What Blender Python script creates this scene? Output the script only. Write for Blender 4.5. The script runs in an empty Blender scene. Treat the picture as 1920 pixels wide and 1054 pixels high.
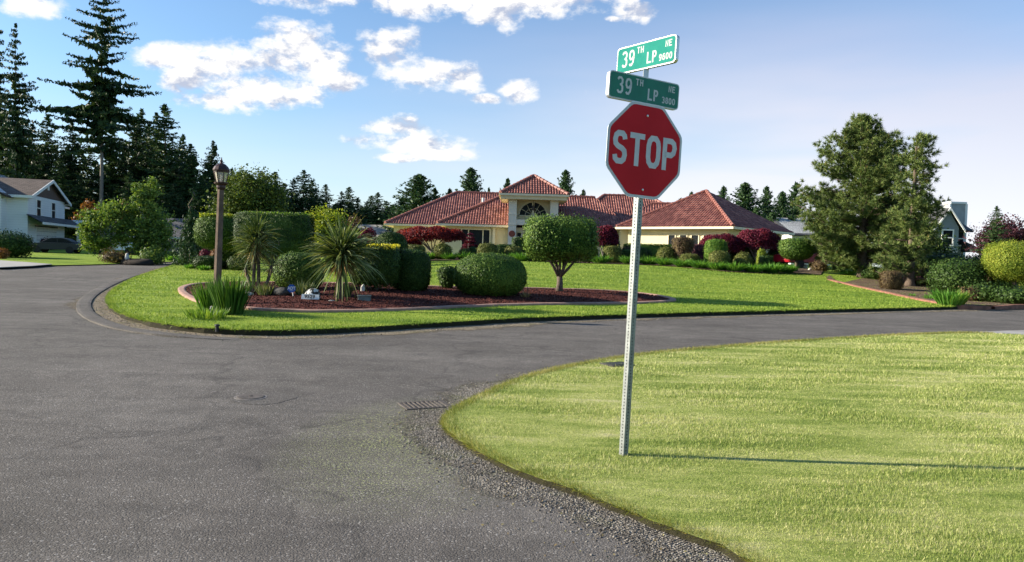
import bpy, math, random
import numpy as np
from mathutils import Vector, Matrix
from mathutils.geometry import delaunay_2d_cdt
R = math.radians
rng = np.random.default_rng(7)
random.seed(7)
scene = bpy.context.scene
col = scene.collection

# ------------------------------------------------------------------ camera, light
F = 1390.0                       # focal length in photo pixels (1920 wide)
PITCH, ROLL, CH = R(1.98), R(1.7), 1.6
_f = Vector((0, math.cos(PITCH), -math.sin(PITCH)))
_r0 = Vector((1, 0, 0)); _u0 = Vector((0, math.sin(PITCH), math.cos(PITCH)))
_r = _r0*math.cos(ROLL) + _u0*math.sin(ROLL)
_u = -_r0*math.sin(ROLL) + _u0*math.cos(ROLL)
camd = bpy.data.cameras.new('camera'); cam = bpy.data.objects.new('camera', camd); col.objects.link(cam)
cam.matrix_world = Matrix(((_r.x, _u.x, -_f.x, 0), (_r.y, _u.y, -_f.y, 0), (_r.z, _u.z, -_f.z, CH), (0, 0, 0, 1)))
camd.sensor_width = 36; camd.lens = 36*F/1920; camd.clip_end = 4000; camd.clip_start = 0.05
scene.camera = cam
scene.view_settings.view_transform = 'Standard'; scene.view_settings.look = 'None'
scene.view_settings.exposure = 1.25; scene.view_settings.gamma = 1

SUN_EL, SUN_DIR = R(21), Vector((-0.998, 0.05, 0)).normalized()
sund = bpy.data.lights.new('sun', 'SUN'); sund.energy = 5.0; sund.angle = R(0.5); sund.color = (1, 0.90, 0.74)
sun = bpy.data.objects.new('sun', sund); col.objects.link(sun)
tosun = Vector((SUN_DIR.x*math.cos(SUN_EL), SUN_DIR.y*math.cos(SUN_EL), math.sin(SUN_EL)))
sun.rotation_euler = tosun.to_track_quat('Z', 'Y').to_euler()
sun.location = tosun*50

def ray(px, py):
    return (_r*((px-960)/F) - _u*((py-527)/F) + _f)
def P(px, py, Y):                 # the point of the sight line at depth Y
    d = ray(px, py); return Vector((0, 0, CH)) + d*(Y/d.y)
def HOR(px): return 479 + (px-960)*0.0297

# ------------------------------------------------------------------ world
world = bpy.data.worlds.new("World"); scene.world = world; world.use_nodes = True
def build_world():
    nt = world.node_tree; N = nt.nodes; L = nt.links; N.clear()
    out = N.new('ShaderNodeOutputWorld'); bg = N.new('ShaderNodeBackground'); L.new(bg.outputs[0], out.inputs[0])
    bg.inputs[1].default_value = 0.08
    sky = N.new('ShaderNodeTexSky'); sky.sky_type = 'NISHITA'; sky.sun_disc = False
    sky.sun_elevation = SUN_EL; sky.sun_rotation = math.atan2(SUN_DIR.x, SUN_DIR.y)
    sky.air_density = 1.0; sky.dust_density = 0.6; sky.ozone_density = 1.6
    tc = N.new('ShaderNodeTexCoord')
    sep = N.new('ShaderNodeSeparateXYZ'); L.new(tc.outputs['Generated'], sep.inputs[0])
    def m(op, a, b=None, c=None, clamp=False):
        n = N.new('ShaderNodeMath'); n.operation = op; n.use_clamp = clamp
        for i, v in enumerate((a, b, c)):
            if v is None: continue
            if isinstance(v, (int, float)): n.inputs[i].default_value = v
            else: L.new(v, n.inputs[i])
        return n.outputs[0]
    X, Y, Z = sep.outputs
    Ys = m('MAXIMUM', Y, 0.05)
    U = m('DIVIDE', X, Ys); V = m('DIVIDE', Z, Ys)
    def noise(scale, detail, rough, off=(0, 0, 0), zs=1.0):
        mp = N.new('ShaderNodeMapping'); L.new(tc.outputs['Generated'], mp.inputs[0])
        mp.inputs['Location'].default_value = off; mp.inputs['Scale'].default_value = (1, 1, zs)
        n = N.new('ShaderNodeTexNoise'); n.inputs['Scale'].default_value = scale
        n.inputs['Detail'].default_value = detail; n.inputs['Roughness'].default_value = rough
        L.new(mp.outputs[0], n.inputs['Vector']); return n.outputs[0]
    blobs = [(300,108,60,24),(400,125,95,42),(350,150,50,25),(545,98,68,46),(600,120,55,40),(645,152,40,22),(480,165,120,28),(400,192,75,18),(540,178,60,22),
             (735,105,50,46),(790,138,80,24),(870,148,40,24),(760,80,35,22),
             (820,-12,290,30),(600,0,60,20),(1000,5,95,26),(930,12,60,34),(760,0,80,28),
             (1195,25,36,18),(975,172,32,20),(912,188,24,8),(55,8,62,22),
             (745,240,60,17),(785,272,80,22),(700,268,46,14),(830,290,50,12),(740,298,40,8),(1150,38,16,5)]
    acc = None
    for (bx, by, ax, ay) in blobs:
        d = ray(bx, by); u0, v0 = d.x/d.y, d.z/d.y
        q = m('ADD', m('POWER', m('MULTIPLY', m('ADD', U, -u0), F/(ax*1.03)), 2.0), m('POWER', m('MULTIPLY', m('ADD', V, -v0 - 2/F), F/(ay*1.08)), 2.0))
        e = m('SUBTRACT', 1.0, q)
        acc = e if acc is None else m('SMOOTH_MAX', acc, e, 0.35)
    acc = m('MAXIMUM', acc, -2.2)
    n1 = noise(13, 10, 0.62, (3.1, 0.4, 1.7), 1.7)
    n2 = noise(34, 7, 0.6, (7.1, 2.4, 0.7), 1.5)
    dens = m('ADD', acc, m('ADD', m('MULTIPLY', m('SUBTRACT', n1, 0.5), 5.6), m('MULTIPLY', m('SUBTRACT', n2, 0.5), 3.4)))
    mr = N.new('ShaderNodeMapRange'); mr.interpolation_type = 'SMOOTHSTEP'; L.new(dens, mr.inputs[0])
    mr.inputs[1].default_value = -0.65; mr.inputs[2].default_value = 1.0
    mask = m('MULTIPLY', mr.outputs[0], m('GREATER_THAN', Y, 0.05))
    # cloud body: lit where it thins towards the sun, greyer on the far underside
    n1b = noise(13, 10, 0.62, (3.1-0.010, 0.4, 1.7+0.016), 1.7)
    th = m('ADD', m('ADD', 0.46, m('MULTIPLY', m('SUBTRACT', n1, n1b), 1.5)), m('MULTIPLY', m('SUBTRACT', n2, 0.5), 0.5), clamp=True)
    cr = N.new('ShaderNodeValToRGB'); L.new(th, cr.inputs[0])
    cr.color_ramp.elements[0].position = 0.30; cr.color_ramp.elements[0].color = (2.9, 3.2, 4.0, 1)
    cr.color_ramp.elements[1].position = 0.47; cr.color_ramp.elements[1].color = (5.9, 5.8, 5.7, 1)
    # the sky tinted a little and veiled by thin cirrus to the right and low down
    tint = N.new('ShaderNodeMix'); tint.data_type = 'RGBA'; tint.blend_type = 'MULTIPLY'; tint.inputs[0].default_value = 1
    L.new(sky.outputs[0], tint.inputs['A']); tint.inputs['B'].default_value = SKYTINT
    c1 = noise(1.5, 4, 0.5, (0.3, 0.2, 3.0), 5.0)
    lowr = N.new('ShaderNodeMapRange'); lowr.interpolation_type = 'SMOOTHSTEP'; L.new(V, lowr.inputs[0])
    lowr.inputs[1].default_value = 0.46; lowr.inputs[2].default_value = 0.04; lowr.inputs[3].default_value = 0.0; lowr.inputs[4].default_value = 1.0
    rr = N.new('ShaderNodeMapRange'); rr.interpolation_type = 'SMOOTHSTEP'; L.new(U, rr.inputs[0])
    rr.inputs[1].default_value = -0.35; rr.inputs[2].default_value = 0.6; rr.inputs[3].default_value = 0.3; rr.inputs[4].default_value = 1.5
    veil = m('MULTIPLY', m('MULTIPLY', lowr.outputs[0], rr.outputs[0]), m('MULTIPLY_ADD', c1, 2.6, -0.25), clamp=True)
    vr = N.new('ShaderNodeValToRGB'); L.new(m('MULTIPLY', V, 2.5, clamp=True), vr.inputs[0])
    vr.color_ramp.elements[0].position = 0.0; vr.color_ramp.elements[0].color = VEIL_LOW
    vr.color_ramp.elements[1].position = 0.75; vr.color_ramp.elements[1].color = VEIL_HIGH
    mx = N.new('ShaderNodeMix'); mx.data_type = 'RGBA'; L.new(veil, mx.inputs[0]); L.new(tint.outputs['Result'], mx.inputs['A']); L.new(vr.outputs[0], mx.inputs['B'])
    m2 = N.new('ShaderNodeMix'); m2.data_type = 'RGBA'; L.new(mask, m2.inputs[0]); L.new(mx.outputs['Result'], m2.inputs['A']); L.new(cr.outputs[0], m2.inputs['B'])
    L.new(m2.outputs['Result'], bg.inputs[0])
SKYTINT = (0.74, 0.95, 1.12, 1)
VEIL_LOW = (5.7, 5.85, 6.0, 1)
VEIL_HIGH = (3.2, 3.5, 4.6, 1)
build_world()

# ------------------------------------------------------------------ materials
def newmat(name):
    mt = bpy.data.materials.new(name); mt.use_nodes = True
    nt = mt.node_tree; nt.nodes.clear()
    o = nt.nodes.new('ShaderNodeOutputMaterial'); b = nt.nodes.new('ShaderNodeBsdfPrincipled')
    nt.links.new(b.outputs[0], o.inputs[0]); b.inputs['Roughness'].default_value = 0.8
    b.inputs['Specular IOR Level'].default_value = 0.3
    return mt, nt, b, o
def c4(c): return (c[0], c[1], c[2], 1)
def nnoise(nt, scale, detail=4, rough=0.55, coord='Object', sc=(1, 1, 1), dist=0.0):
    tc = nt.nodes.new('ShaderNodeTexCoord'); mp = nt.nodes.new('ShaderNodeMapping')
    nt.links.new(tc.outputs[coord], mp.inputs[0]); mp.inputs['Scale'].default_value = sc
    n = nt.nodes.new('ShaderNodeTexNoise'); n.inputs['Scale'].default_value = scale; n.inputs['Detail'].default_value = detail
    n.inputs['Roughness'].default_value = rough; n.inputs['Distortion'].default_value = dist
    nt.links.new(mp.outputs[0], n.inputs['Vector']); return n.outputs[0]
def ramp(nt, fac, stops):
    r = nt.nodes.new('ShaderNodeValToRGB'); nt.links.new(fac, r.inputs[0]); e = r.color_ramp.elements
    while len(e) < len(stops): e.new(0.5)
    for i, (p, c) in enumerate(stops): e[i].position = p; e[i].color = c4(c) if len(c) == 3 else c
    return r.outputs[0]
def mixc(nt, fac, a, b, mode='MIX'):
    n = nt.nodes.new('ShaderNodeMix'); n.data_type = 'RGBA'; n.blend_type = mode
    for s, v in ((n.inputs[0], fac), (n.inputs['A'], a), (n.inputs['B'], b)):
        if isinstance(v, (int, float)): s.default_value = v
        elif isinstance(v, tuple): s.default_value = c4(v)
        else: nt.links.new(v, s)
    return n.outputs['Result']
def mth(nt, op, a, b=None, clamp=False):
    n = nt.nodes.new('ShaderNodeMath'); n.operation = op; n.use_clamp = clamp
    for i, v in enumerate((a, b)):
        if v is None: continue
        if isinstance(v, (int, float)): n.inputs[i].default_value = v
        else: nt.links.new(v, n.inputs[i])
    return n.outputs[0]
def bump(nt, b, h, strength=0.5, dist=0.01):
    n = nt.nodes.new('ShaderNodeBump'); n.inputs['Strength'].default_value = strength; n.inputs['Distance'].default_value = dist
    nt.links.new(h, n.inputs['Height']); nt.links.new(n.outputs[0], b.inputs['Normal'])
def island(nt):
    g = nt.nodes.new('ShaderNodeNewGeometry'); return g.outputs['Random Per Island']
_mc = {}
def paint(name, c, rough=0.6, var=0.12, metallic=0.0, scale=3.0, bmp=0.0, spec=0.3):
    if name in _mc: return _mc[name]
    mt, nt, b, o = newmat(name)
    n = nnoise(nt, scale, 5)
    lo = tuple(x*(1-var) for x in c); hi = tuple(min(1, x*(1+var)) for x in c)
    nt.links.new(ramp(nt, n, [(0.3, lo), (0.7, hi)]), b.inputs['Base Color'])
    b.inputs['Roughness'].default_value = rough; b.inputs['Metallic'].default_value = metallic; b.inputs['Specular IOR Level'].default_value = spec
    if bmp: bump(nt, b, nnoise(nt, scale*12, 4), bmp, 0.01)
    _mc[name] = mt; return mt
def leafmat(name, cols, trans=0.25, nscale=0.8, rough=0.5):
    if name in _mc: return _mc[name]
    mt, nt, b, o = newmat(name)
    stops = [((i+0.5)/len(cols), c) for i, c in enumerate(cols)]
    rnd = island(nt)
    n = nnoise(nt, nscale, 3)
    f = mth(nt, 'ADD', mth(nt, 'MULTIPLY', rnd, 0.7), mth(nt, 'MULTIPLY', mth(nt, 'SUBTRACT', n, 0.35), 1.0), True)
    c = ramp(nt, f, stops)
    nt.links.new(c, b.inputs['Base Color']); b.inputs['Roughness'].default_value = rough; b.inputs['Specular IOR Level'].default_value = 0.12
    if trans > 0:
        t = nt.nodes.new('ShaderNodeBsdfTranslucent'); mx = nt.nodes.new('ShaderNodeMixShader'); mx.inputs[0].default_value = trans
        tcol = mixc(nt, 1.0, c, (1.5, 1.45, 0.6), 'MULTIPLY')
        nt.links.new(tcol, t.inputs[0]); nt.links.new(b.outputs[0], mx.inputs[1]); nt.links.new(t.outputs[0], mx.inputs[2]); nt.links.new(mx.outputs[0], o.inputs[0])
    _mc[name] = mt; return mt

L_GREEN = leafmat('leaf_topiary_green', [(0.020,0.050,0.008),(0.065,0.120,0.018),(0.15,0.22,0.04)], .07)
L_DARK = leafmat('leaf_topiary_dark', [(0.014,0.032,0.006),(0.032,0.064,0.012),(0.068,0.11,0.024)], 0.05)
L_OLIVE = leafmat('leaf_topiary_olive', [(0.04,0.052,0.012),(0.095,0.108,0.022),(0.18,0.185,0.045)], .07)
L_YELLOW = leafmat('leaf_yellow_green', [(0.09,0.14,0.02),(0.18,0.24,0.03),(0.32,0.34,0.05)], 0.35)
L_GOLD = leafmat('leaf_gold', [(0.35,0.34,0.04),(0.55,0.50,0.05),(0.7,0.62,0.08)], 0.3)
L_BRIGHT = leafmat('leaf_lime', [(0.055,0.13,0.02),(0.11,0.20,0.03),(0.20,0.28,0.05)], 0.35)
L_LILY = leafmat('leaf_daylily', [(0.05,0.14,0.02),(0.09,0.22,0.03),(0.16,0.30,0.06)], 0.35)
L_BIRCH = leafmat('leaf_birch', [(0.045,0.095,0.022),(0.11,0.18,0.04),(0.22,0.29,0.08)], 0.3)
L_RED = leafmat('leaf_maple_red', [(0.05,0.006,0.012),(0.13,0.014,0.02),(0.26,0.035,0.03)], 0.35)
L_WINE = leafmat('leaf_maple_wine', [(0.05,0.007,0.02),(0.11,0.014,0.035),(0.20,0.03,0.05)], 0.3)
L_PURPLE = leafmat('leaf_plum', [(0.03,0.012,0.018),(0.06,0.022,0.032),(0.10,0.045,0.055)], 0.2)
L_BROWN = leafmat('leaf_bronze', [(0.05,0.03,0.018),(0.10,0.07,0.035),(0.17,0.13,0.06)], 0.2)
L_ORANGE = leafmat('leaf_rust', [(0.10,0.04,0.015),(0.20,0.08,0.02),(0.28,0.14,0.05)], 0.2)
L_FIR = leafmat('needle_fir', [(0.010,0.024,0.012),(0.024,0.050,0.020),(0.055,0.090,0.032)], 0.1, 0.3)
L_FIR2 = leafmat('needle_fir_green', [(0.014,0.036,0.014),(0.036,0.072,0.024),(0.075,0.12,0.038)], 0.12, 0.3)
L_CYP = leafmat('needle_cypress', [(0.012,0.034,0.014),(0.032,0.070,0.026),(0.068,0.12,0.04)], 0.12, 0.4)
L_PINE = leafmat('needle_pine', [(0.032,0.062,0.018),(0.095,0.14,0.038),(0.24,0.28,0.09)], 0.15, 0.9)
L_CORD = leafmat('leaf_cordyline', [(0.035,0.06,0.02),(0.085,0.125,0.035),(0.36,0.38,0.18)], 0.2)
L_DEAD = leafmat('leaf_dry', [(0.16,0.10,0.04),(0.28,0.19,0.08),(0.40,0.32,0.16)], 0.2)
L_IRIS = leafmat('leaf_iris', [(0.03,0.085,0.014),(0.065,0.15,0.022),(0.12,0.22,0.04)], 0.3)
M_BARK = paint('bark_brown', (0.11, 0.085, 0.065), 0.9, 0.4, scale=14, bmp=0.8)
M_BARKG = paint('bark_grey', (0.17, 0.15, 0.135), 0.9, 0.35, scale=12, bmp=0.8)
M_BARKW = paint('bark_white', (0.52, 0.50, 0.46), 0.8, 0.3, scale=9, bmp=0.4)
M_BARKP = paint('bark_pine', (0.11, 0.08, 0.06), 0.9, 0.4, scale=10, bmp=0.8)
M_WHITE = paint('white_paint', (0.74, 0.73, 0.70), 0.55, 0.05)
M_GALV = paint('galvanised_steel', (0.21, 0.225, 0.22), 0.5, 0.25, 0.4, 18, spec=0.4)
M_STEEL = paint('dull_aluminium', (0.52, 0.54, 0.54), 0.4, 0.1, 0.7, 8, spec=0.5)
M_GLASS = paint('dark_window_glass', (0.012, 0.015, 0.018), 0.3, 0.3, spec=0.08)
M_RUBBER = paint('tyre_rubber', (0.02, 0.02, 0.02), 0.85)
M_ROCK = paint('grey_rock', (0.20, 0.19, 0.175), 0.9, 0.45, scale=7, bmp=0.7)
M_ROCKW = paint('pale_rock', (0.50, 0.48, 0.44), 0.9, 0.3, scale=7, bmp=0.7)
M_ROCKD = paint('dark_rock', (0.06, 0.058, 0.055), 0.9, 0.4, scale=7, bmp=0.7)

# ------------------------------------------------------------------ object helpers
def link(o, parent=None):
    col.objects.link(o)
    if parent is not None: o.parent = parent
    return o
def tag(o, label=None, cat=None, group=None, kind=None):
    if label: o['label'] = label
    if cat: o['category'] = cat
    if group: o['group'] = group
    if kind: o['kind'] = kind
    return o
def thing(name, label, cat, loc=(0, 0, 0), rz=0, group=None):
    o = bpy.data.objects.new(name, None); o.empty_display_size = 0.3
    o.location = loc; o.rotation_euler = (0, 0, rz); link(o); return tag(o, label, cat, group)
def npmesh(name, V, Fq, mat, parent=None, smooth=False, loc=(0, 0, 0)):
    """V (n,3), Fq (m,k) all the same k"""
    V = np.asarray(V, dtype=np.float32); Fq = np.asarray(Fq, dtype=np.int32)
    me = bpy.data.meshes.new(name); k = Fq.shape[1]; m = Fq.shape[0]
    me.vertices.add(len(V)); me.vertices.foreach_set('co', V.ravel())
    me.loops.add(m*k); me.loops.foreach_set('vertex_index', Fq.ravel())
    me.polygons.add(m); me.polygons.foreach_set('loop_start', np.arange(0, m*k, k, dtype=np.int32))
    if smooth: me.polygons.foreach_set('use_smooth', np.ones(m, dtype=bool))
    me.update(calc_edges=True)
    if mat: me.materials.append(mat)
    o = bpy.data.objects.new(name, me); o.location = loc; return link(o, parent)
class MB:
    def __init__(s): s.v = []; s.f = []; s.uv = []; s.T = Matrix.Identity(4)
    def add(s, vs, fs, uvs=None):
        n = len(s.v); s.v += [tuple(s.T @ Vector(v)) for v in vs]; s.f += [tuple(i+n for i in f) for f in fs]
        s.uv += uvs if uvs else [[(0, 0)]*len(f) for f in fs]
        return s
    def box(s, a, b):
        x0, y0, z0 = a; x1, y1, z1 = b
        return s.add([(x0,y0,z0),(x1,y0,z0),(x1,y1,z0),(x0,y1,z0),(x0,y0,z1),(x1,y0,z1),(x1,y1,z1),(x0,y1,z1)],
              [(0,3,2,1),(4,5,6,7),(0,1,5,4),(1,2,6,5),(2,3,7,6),(3,0,4,7)])
    def lathe(s, prof, n=12, cx=0, cy=0, cap=True, rot=0.0):
        vs = []
        for (r, z) in prof:
            for i in range(n):
                a = 2*math.pi*i/n+rot; vs.append((cx+r*math.cos(a), cy+r*math.sin(a), z))
        fs = []
        for j in range(len(prof)-1):
            for i in range(n):
                k = (i+1) % n; fs.append((j*n+i, j*n+k, (j+1)*n+k, (j+1)*n+i))
        if cap: fs.append(tuple(range(n-1, -1, -1))); fs.append(tuple((len(prof)-1)*n+i for i in range(n)))
        return s.add(vs, fs)
    def tube(s, pts, rads, n=7):
        pts = [Vector(p) for p in pts]
        if isinstance(rads, (int, float)): rads = [rads]*len(pts)
        vs = []; up0 = Vector((0.13, 0.21, 0.97))
        for j, p in enumerate(pts):
            d = (pts[min(j+1, len(pts)-1)] - pts[max(j-1, 0)]).normalized()
            a = d.cross(up0 if abs(d.dot(up0)) < 0.95 else Vector((1, 0, 0))).normalized(); b = d.cross(a)
            for i in range(n):
                t = 2*math.pi*i/n; vs.append(tuple(p + (a*math.cos(t) + b*math.sin(t))*rads[j]))
        fs = [(j*n+i, j*n+(i+1) % n, (j+1)*n+(i+1) % n, (j+1)*n+i) for j in range(len(pts)-1) for i in range(n)]
        fs += [tuple(range(n-1, -1, -1)), tuple((len(pts)-1)*n+i for i in range(n))]
        return s.add(vs, fs)
    def prism(s, poly, y0, y1, axis='y'):
        """poly of (a,b); extruded along the axis"""
        n = len(poly)
        f = {'y': lambda a, b, t: (a, t, b), 'x': lambda a, b, t: (t, a, b), 'z': lambda a, b, t: (a, b, t)}[axis]
        vs = [f(a, b, y0) for a, b in poly] + [f(a, b, y1) for a, b in poly]
        fs = [tuple(range(n)), tuple(range(2*n-1, n-1, -1))] + [(i, i+n, (i+1) % n+n, (i+1) % n) for i in range(n)]
        return s.add(vs, fs)
    def build(s, name, mat, parent=None, smooth=False, uv=False, bevel=0.0):
        me = bpy.data.meshes.new(name); me.from_pydata(s.v, [], s.f)
        if uv:
            l = me.uv_layers.new(name='UVMap'); k = 0
            for us in s.uv:
                for u in us: l.data[k].uv = u; k += 1
        me.validate(); me.update(); me.materials.append(mat)
        if smooth:
            for p in me.polygons: p.use_smooth = True
        import bmesh
        bm = bmesh.new(); bm.from_mesh(me); bmesh.ops.recalc_face_normals(bm, faces=bm.faces)
        if bevel: bmesh.ops.bevel(bm, geom=list(bm.edges), offset=bevel, segments=2, affect='EDGES', profile=0.5)
        bm.to_mesh(me); bm.free()
        return link(bpy.data.objects.new(name, me), parent)

def leaves(pts, size, aspect=0.55, nrm=None, jitter=1.0, var=0.4, ori=None, oj=0.5):
    """diamond leaves at pts. nrm: preferred face normals; ori: preferred long axis."""
    n = len(pts); r = rng.normal(size=(n, 3))
    N = r*jitter + (nrm*1.2 if nrm is not None else 0); N /= np.linalg.norm(N, axis=1, keepdims=True)+1e-9
    a = rng.normal(size=(n, 3)) if ori is None else ori + rng.normal(size=(n, 3))*oj
    A = a - (a*N).sum(1, keepdims=True)*N; A /= np.linalg.norm(A, axis=1, keepdims=True)+1e-9
    B = np.cross(N, A)
    s = (size*(1+var*rng.uniform(-1, 1, (n, 1))))
    V = np.stack([pts - A*s*.5, pts + B*s*.5*aspect, pts + A*s*.5, pts - B*s*.5*aspect], axis=1).reshape(-1, 3)
    Fq = np.arange(n*4).reshape(n, 4); return V, Fq
def merge(parts):
    Vs, Fs, o = [], [], 0
    for V, Fq in parts: Vs.append(V); Fs.append(Fq+o); o += len(V)
    return np.concatenate(Vs), np.concatenate(Fs)
def swords(base, dirs, length, width, droop, seg=4):
    """long strap leaves: base (n,3), dirs (n,3) unit"""
    n = len(base); L_ = np.asarray(length).reshape(-1, 1)*np.ones((n, 1)); D = np.asarray(droop).reshape(-1, 1)*np.ones((n, 1))
    side = np.cross(dirs, np.array([0, 0, 1.0])); side /= np.linalg.norm(side, axis=1, keepdims=True)+1e-6
    w = rng.normal(size=(n, 3)); side = side + 0.5*w; side -= (side*dirs).sum(1, keepdims=True)*dirs; side /= np.linalg.norm(side, axis=1, keepdims=True)+1e-6
    rows = []
    for j in range(seg+1):
        t = j/seg; p = base + dirs*L_*t; p = p + np.array([0, 0, -1.0])*D*L_*t*t*t
        ww = width*(0.55+0.9*t if t < 0.5 else 1.0*(1-t)/0.5+0.02)*0.5
        rows += [p - side*ww, p + side*ww]
    V = np.stack(rows, axis=1)  # n, 2(seg+1), 3
    fs = []
    for j in range(seg): fs.append([2*j, 2*j+1, 2*j+3, 2*j+2])
    Fq = (np.arange(n)[:, None, None]*(2*(seg+1)) + np.array(fs)[None]).reshape(-1, 4)
    return V.reshape(-1, 3), Fq
def sph(n):
    d = rng.normal(size=(n, 3)); return d/np.linalg.norm(d, axis=1, keepdims=True)
def ico_core(rx, ry, rz, cz, e=2.0, nu=20, nv=12, taper=0.0):
    V = []; Fq = []
    for j in range(nv+1):
        ph = math.pi*j/nv
        for i in range(nu):
            th = 2*math.pi*i/nu; V.append((math.sin(ph)*math.cos(th), math.sin(ph)*math.sin(th), math.cos(ph)))
    V = np.array(V); V = superproj(V, rx, ry, rz, e, taper); V[:, 2] += cz
    for j in range(nv):
        for i in range(nu):
            k = (i+1) % nu; Fq.append((j*nu+i, (j+1)*nu+i, (j+1)*nu+k, j*nu+k))
    return V, np.array(Fq)
def superproj(d, rx, ry, rz, e, taper=0.0):
    """project directions onto a superellipsoid |x|^e+|y|^2.x..; taper widens the top (+) or the base (-)"""
    q = (np.sqrt(d[:, 0]**2+d[:, 1]**2)**e + np.abs(d[:, 2])**e)**(1/e)
    o = d/q[:, None]; f = 1 + taper*o[:, 2:3]
    return np.concatenate([o[:, :2]*f*np.array([rx, ry]), o[:, 2:3]*rz], axis=1)
def squareproj(d, rx, ry, rz, e):
    q = (np.abs(d)**e).sum(1)**(1/e); return d/q[:, None]*np.array([rx, ry, rz])

# ------------------------------------------------------------------ terrain
def hbase(x, y):
    return 0.01*np.clip(np.asarray(y, float)-6, 0, 84)
def Gr(px, py, off=0.0):           # pixel -> point on road level
    d = ray(px, py); t = 4.0
    for _ in range(60):
        p = Vector((0, 0, CH)) + d*t; z = float(hbase(p.x, p.y))+off
        t = (z-CH)/d.z
        t = min(max(t, 0.5), 400)
    p = Vector((0, 0, CH)) + d*t; return (p.x, p.y)
# kerb line of the corner plot with the tiled house (photo pixels, on the road)
HK = [(385,486.5),(352,494),(318,503),(285,514),(255,525),(228,539),(209,553),(200,567),(205,582),(228,597),(270,611),(330,621),(400,627),(480,630),(560,629),(650,625),(760,618),(870,611),(980,604),(1100,599.5),(1200,596),(1320,592.5),(1450,589),(1560,586),(1680,583.5),(1780,580.5)]
HKW = [Gr(*p) for p in HK]
HKW = [(-34, 88), (-29, 74)] + HKW + [(17.5, 26.6), (22, 28.6), (30, 31), (45, 34), (70, 38)]
HOUSE_PLOT = HKW + [(95, 60), (95, 130), (-28, 130)]
FK = [(1175,1140),(1600,1128),(1380,1046),(1252,1001),(1161,965),(1070,927),(979,896),(917,867),(872,842),(840,818),(829,803),(835,785),(860,768),(900,749),(945,727),(1000,708),(1060,693),(1120,682),(1180,672.5),(1260,663),(1400,651),(1540,640.5),(1680,632),(1800,627.5),(1860,629)]
FKW = [Gr(*p) for p in FK[2:]]
FKW = [(3.2, 0.6), (1.75, 2.4)] + FKW
FORE_PLOT = FKW + [(16, 15.0), (24, 10), (40, 2), (40, -25), (7, -25)]
LK = [(98,499.5),(170,498),(234,496),(280,494),(318,492.5),(332,489.5)]
LKW = [Gr(*p) for p in LK]
LEFT_PLOT = [(-60, 28), (-34, 37.2)] + LKW + [(-31, 68), (-40, 88), (-60, 130), (-140, 130), (-140, 20)]

def pip(poly, x, y):
    x = np.atleast_1d(np.asarray(x, float)); y = np.atleast_1d(np.asarray(y, float)); ins = np.zeros(len(x), bool)
    n = len(poly)
    for i in range(n):
        x0, y0 = poly[i]; x1, y1 = poly[(i+1) % n]
        c = (y0 > y) != (y1 > y)
        with np.errstate(divide='ignore', invalid='ignore'):
            xi = (x1-x0)*(y-y0)/((y1-y0) if y1 != y0 else 1e-9)+x0
        ins ^= (c & (x < xi))
    return ins
def dline(line, x, y):
    x = np.atleast_1d(np.asarray(x, float)); y = np.atleast_1d(np.asarray(y, float)); best = np.full(len(x), 1e9)
    for (x0, y0), (x1, y1) in zip(line[:-1], line[1:]):
        dx, dy = x1-x0, y1-y0; t = np.clip(((x-x0)*dx+(y-y0)*dy)/(dx*dx+dy*dy+1e-12), 0, 1)
        best = np.minimum(best, np.hypot(x-x0-t*dx, y-y0-t*dy))
    return best
def smooth(a, b, t): t = np.clip((t-a)/(b-a), 0, 1); return t*t*(3-2*t)
def zhouse(x, y):
    d = dline(HKW, x, y)
    return hbase(x, y) + 0.10 + 0.03*smooth(0, 0.35, d) + 0.78*smooth(1, 18, d)
def zfore(x, y):
    d = dline(FKW, x, y)
    return hbase(x, y) + 0.045 + 0.08*smooth(-1, 9, d)
def zleft(x, y):
    d = dline(LEFT_PLOT[1:8], x, y)
    return hbase(x, y) + 0.06 + 0.05*smooth(0, 1, d) + 0.1*smooth(1, 25, d)
def surf(x, y):
    if pip(HOUSE_PLOT, x, y)[0]: return float(zhouse(x, y)[0])
    if pip(FORE_PLOT, x, y)[0]: return float(zfore(x, y)[0])
    if pip(LEFT_PLOT, x, y)[0]: return float(zleft(x, y)[0])
    return float(hbase(x, y))
def G(px, py):                     # pixel -> point on the real surface
    d = ray(px, py); o = Vector((0, 0, CH)); t = 3.0; prev = 3.0
    while t < 220:
        p = o+d*t
        if p.z < surf(p.x, p.y): break
        prev = t; t *= 1.01
    a, b = prev, t
    for _ in range(18):
        m = (a+b)/2; p = o+d*m
        if p.z < surf(p.x, p.y): b = m
        else: a = m
    p = o+d*b; return Vector((p.x, p.y, surf(p.x, p.y)))
def BY(px, Y, py=485):             # base point at depth Y under column px
    p = P(px, py, Y); return Vector((p.x, p.y, surf(p.x, p.y)))
def densify(poly, step, closed=True):
    out = []; n = len(poly)
    for i in range(n if closed else n-1):
        a = poly[i]; b = poly[(i+1) % n]; k = max(1, int(math.hypot(b[0]-a[0], b[1]-a[1])/step))
        for j in range(k): out.append((a[0]+(b[0]-a[0])*j/k, a[1]+(b[1]-a[1])*j/k))
    if not closed: out.append(poly[-1])
    return out
def smoothline(pts, it=2):
    for _ in range(it):
        q = [pts[0]]
        for a, b in zip(pts[:-1], pts[1:]):
            q += [(a[0]*.75+b[0]*.25, a[1]*.75+b[1]*.25), (a[0]*.25+b[0]*.75, a[1]*.25+b[1]*.75)]
        q.append(pts[-1]); pts = q
    return pts
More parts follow.
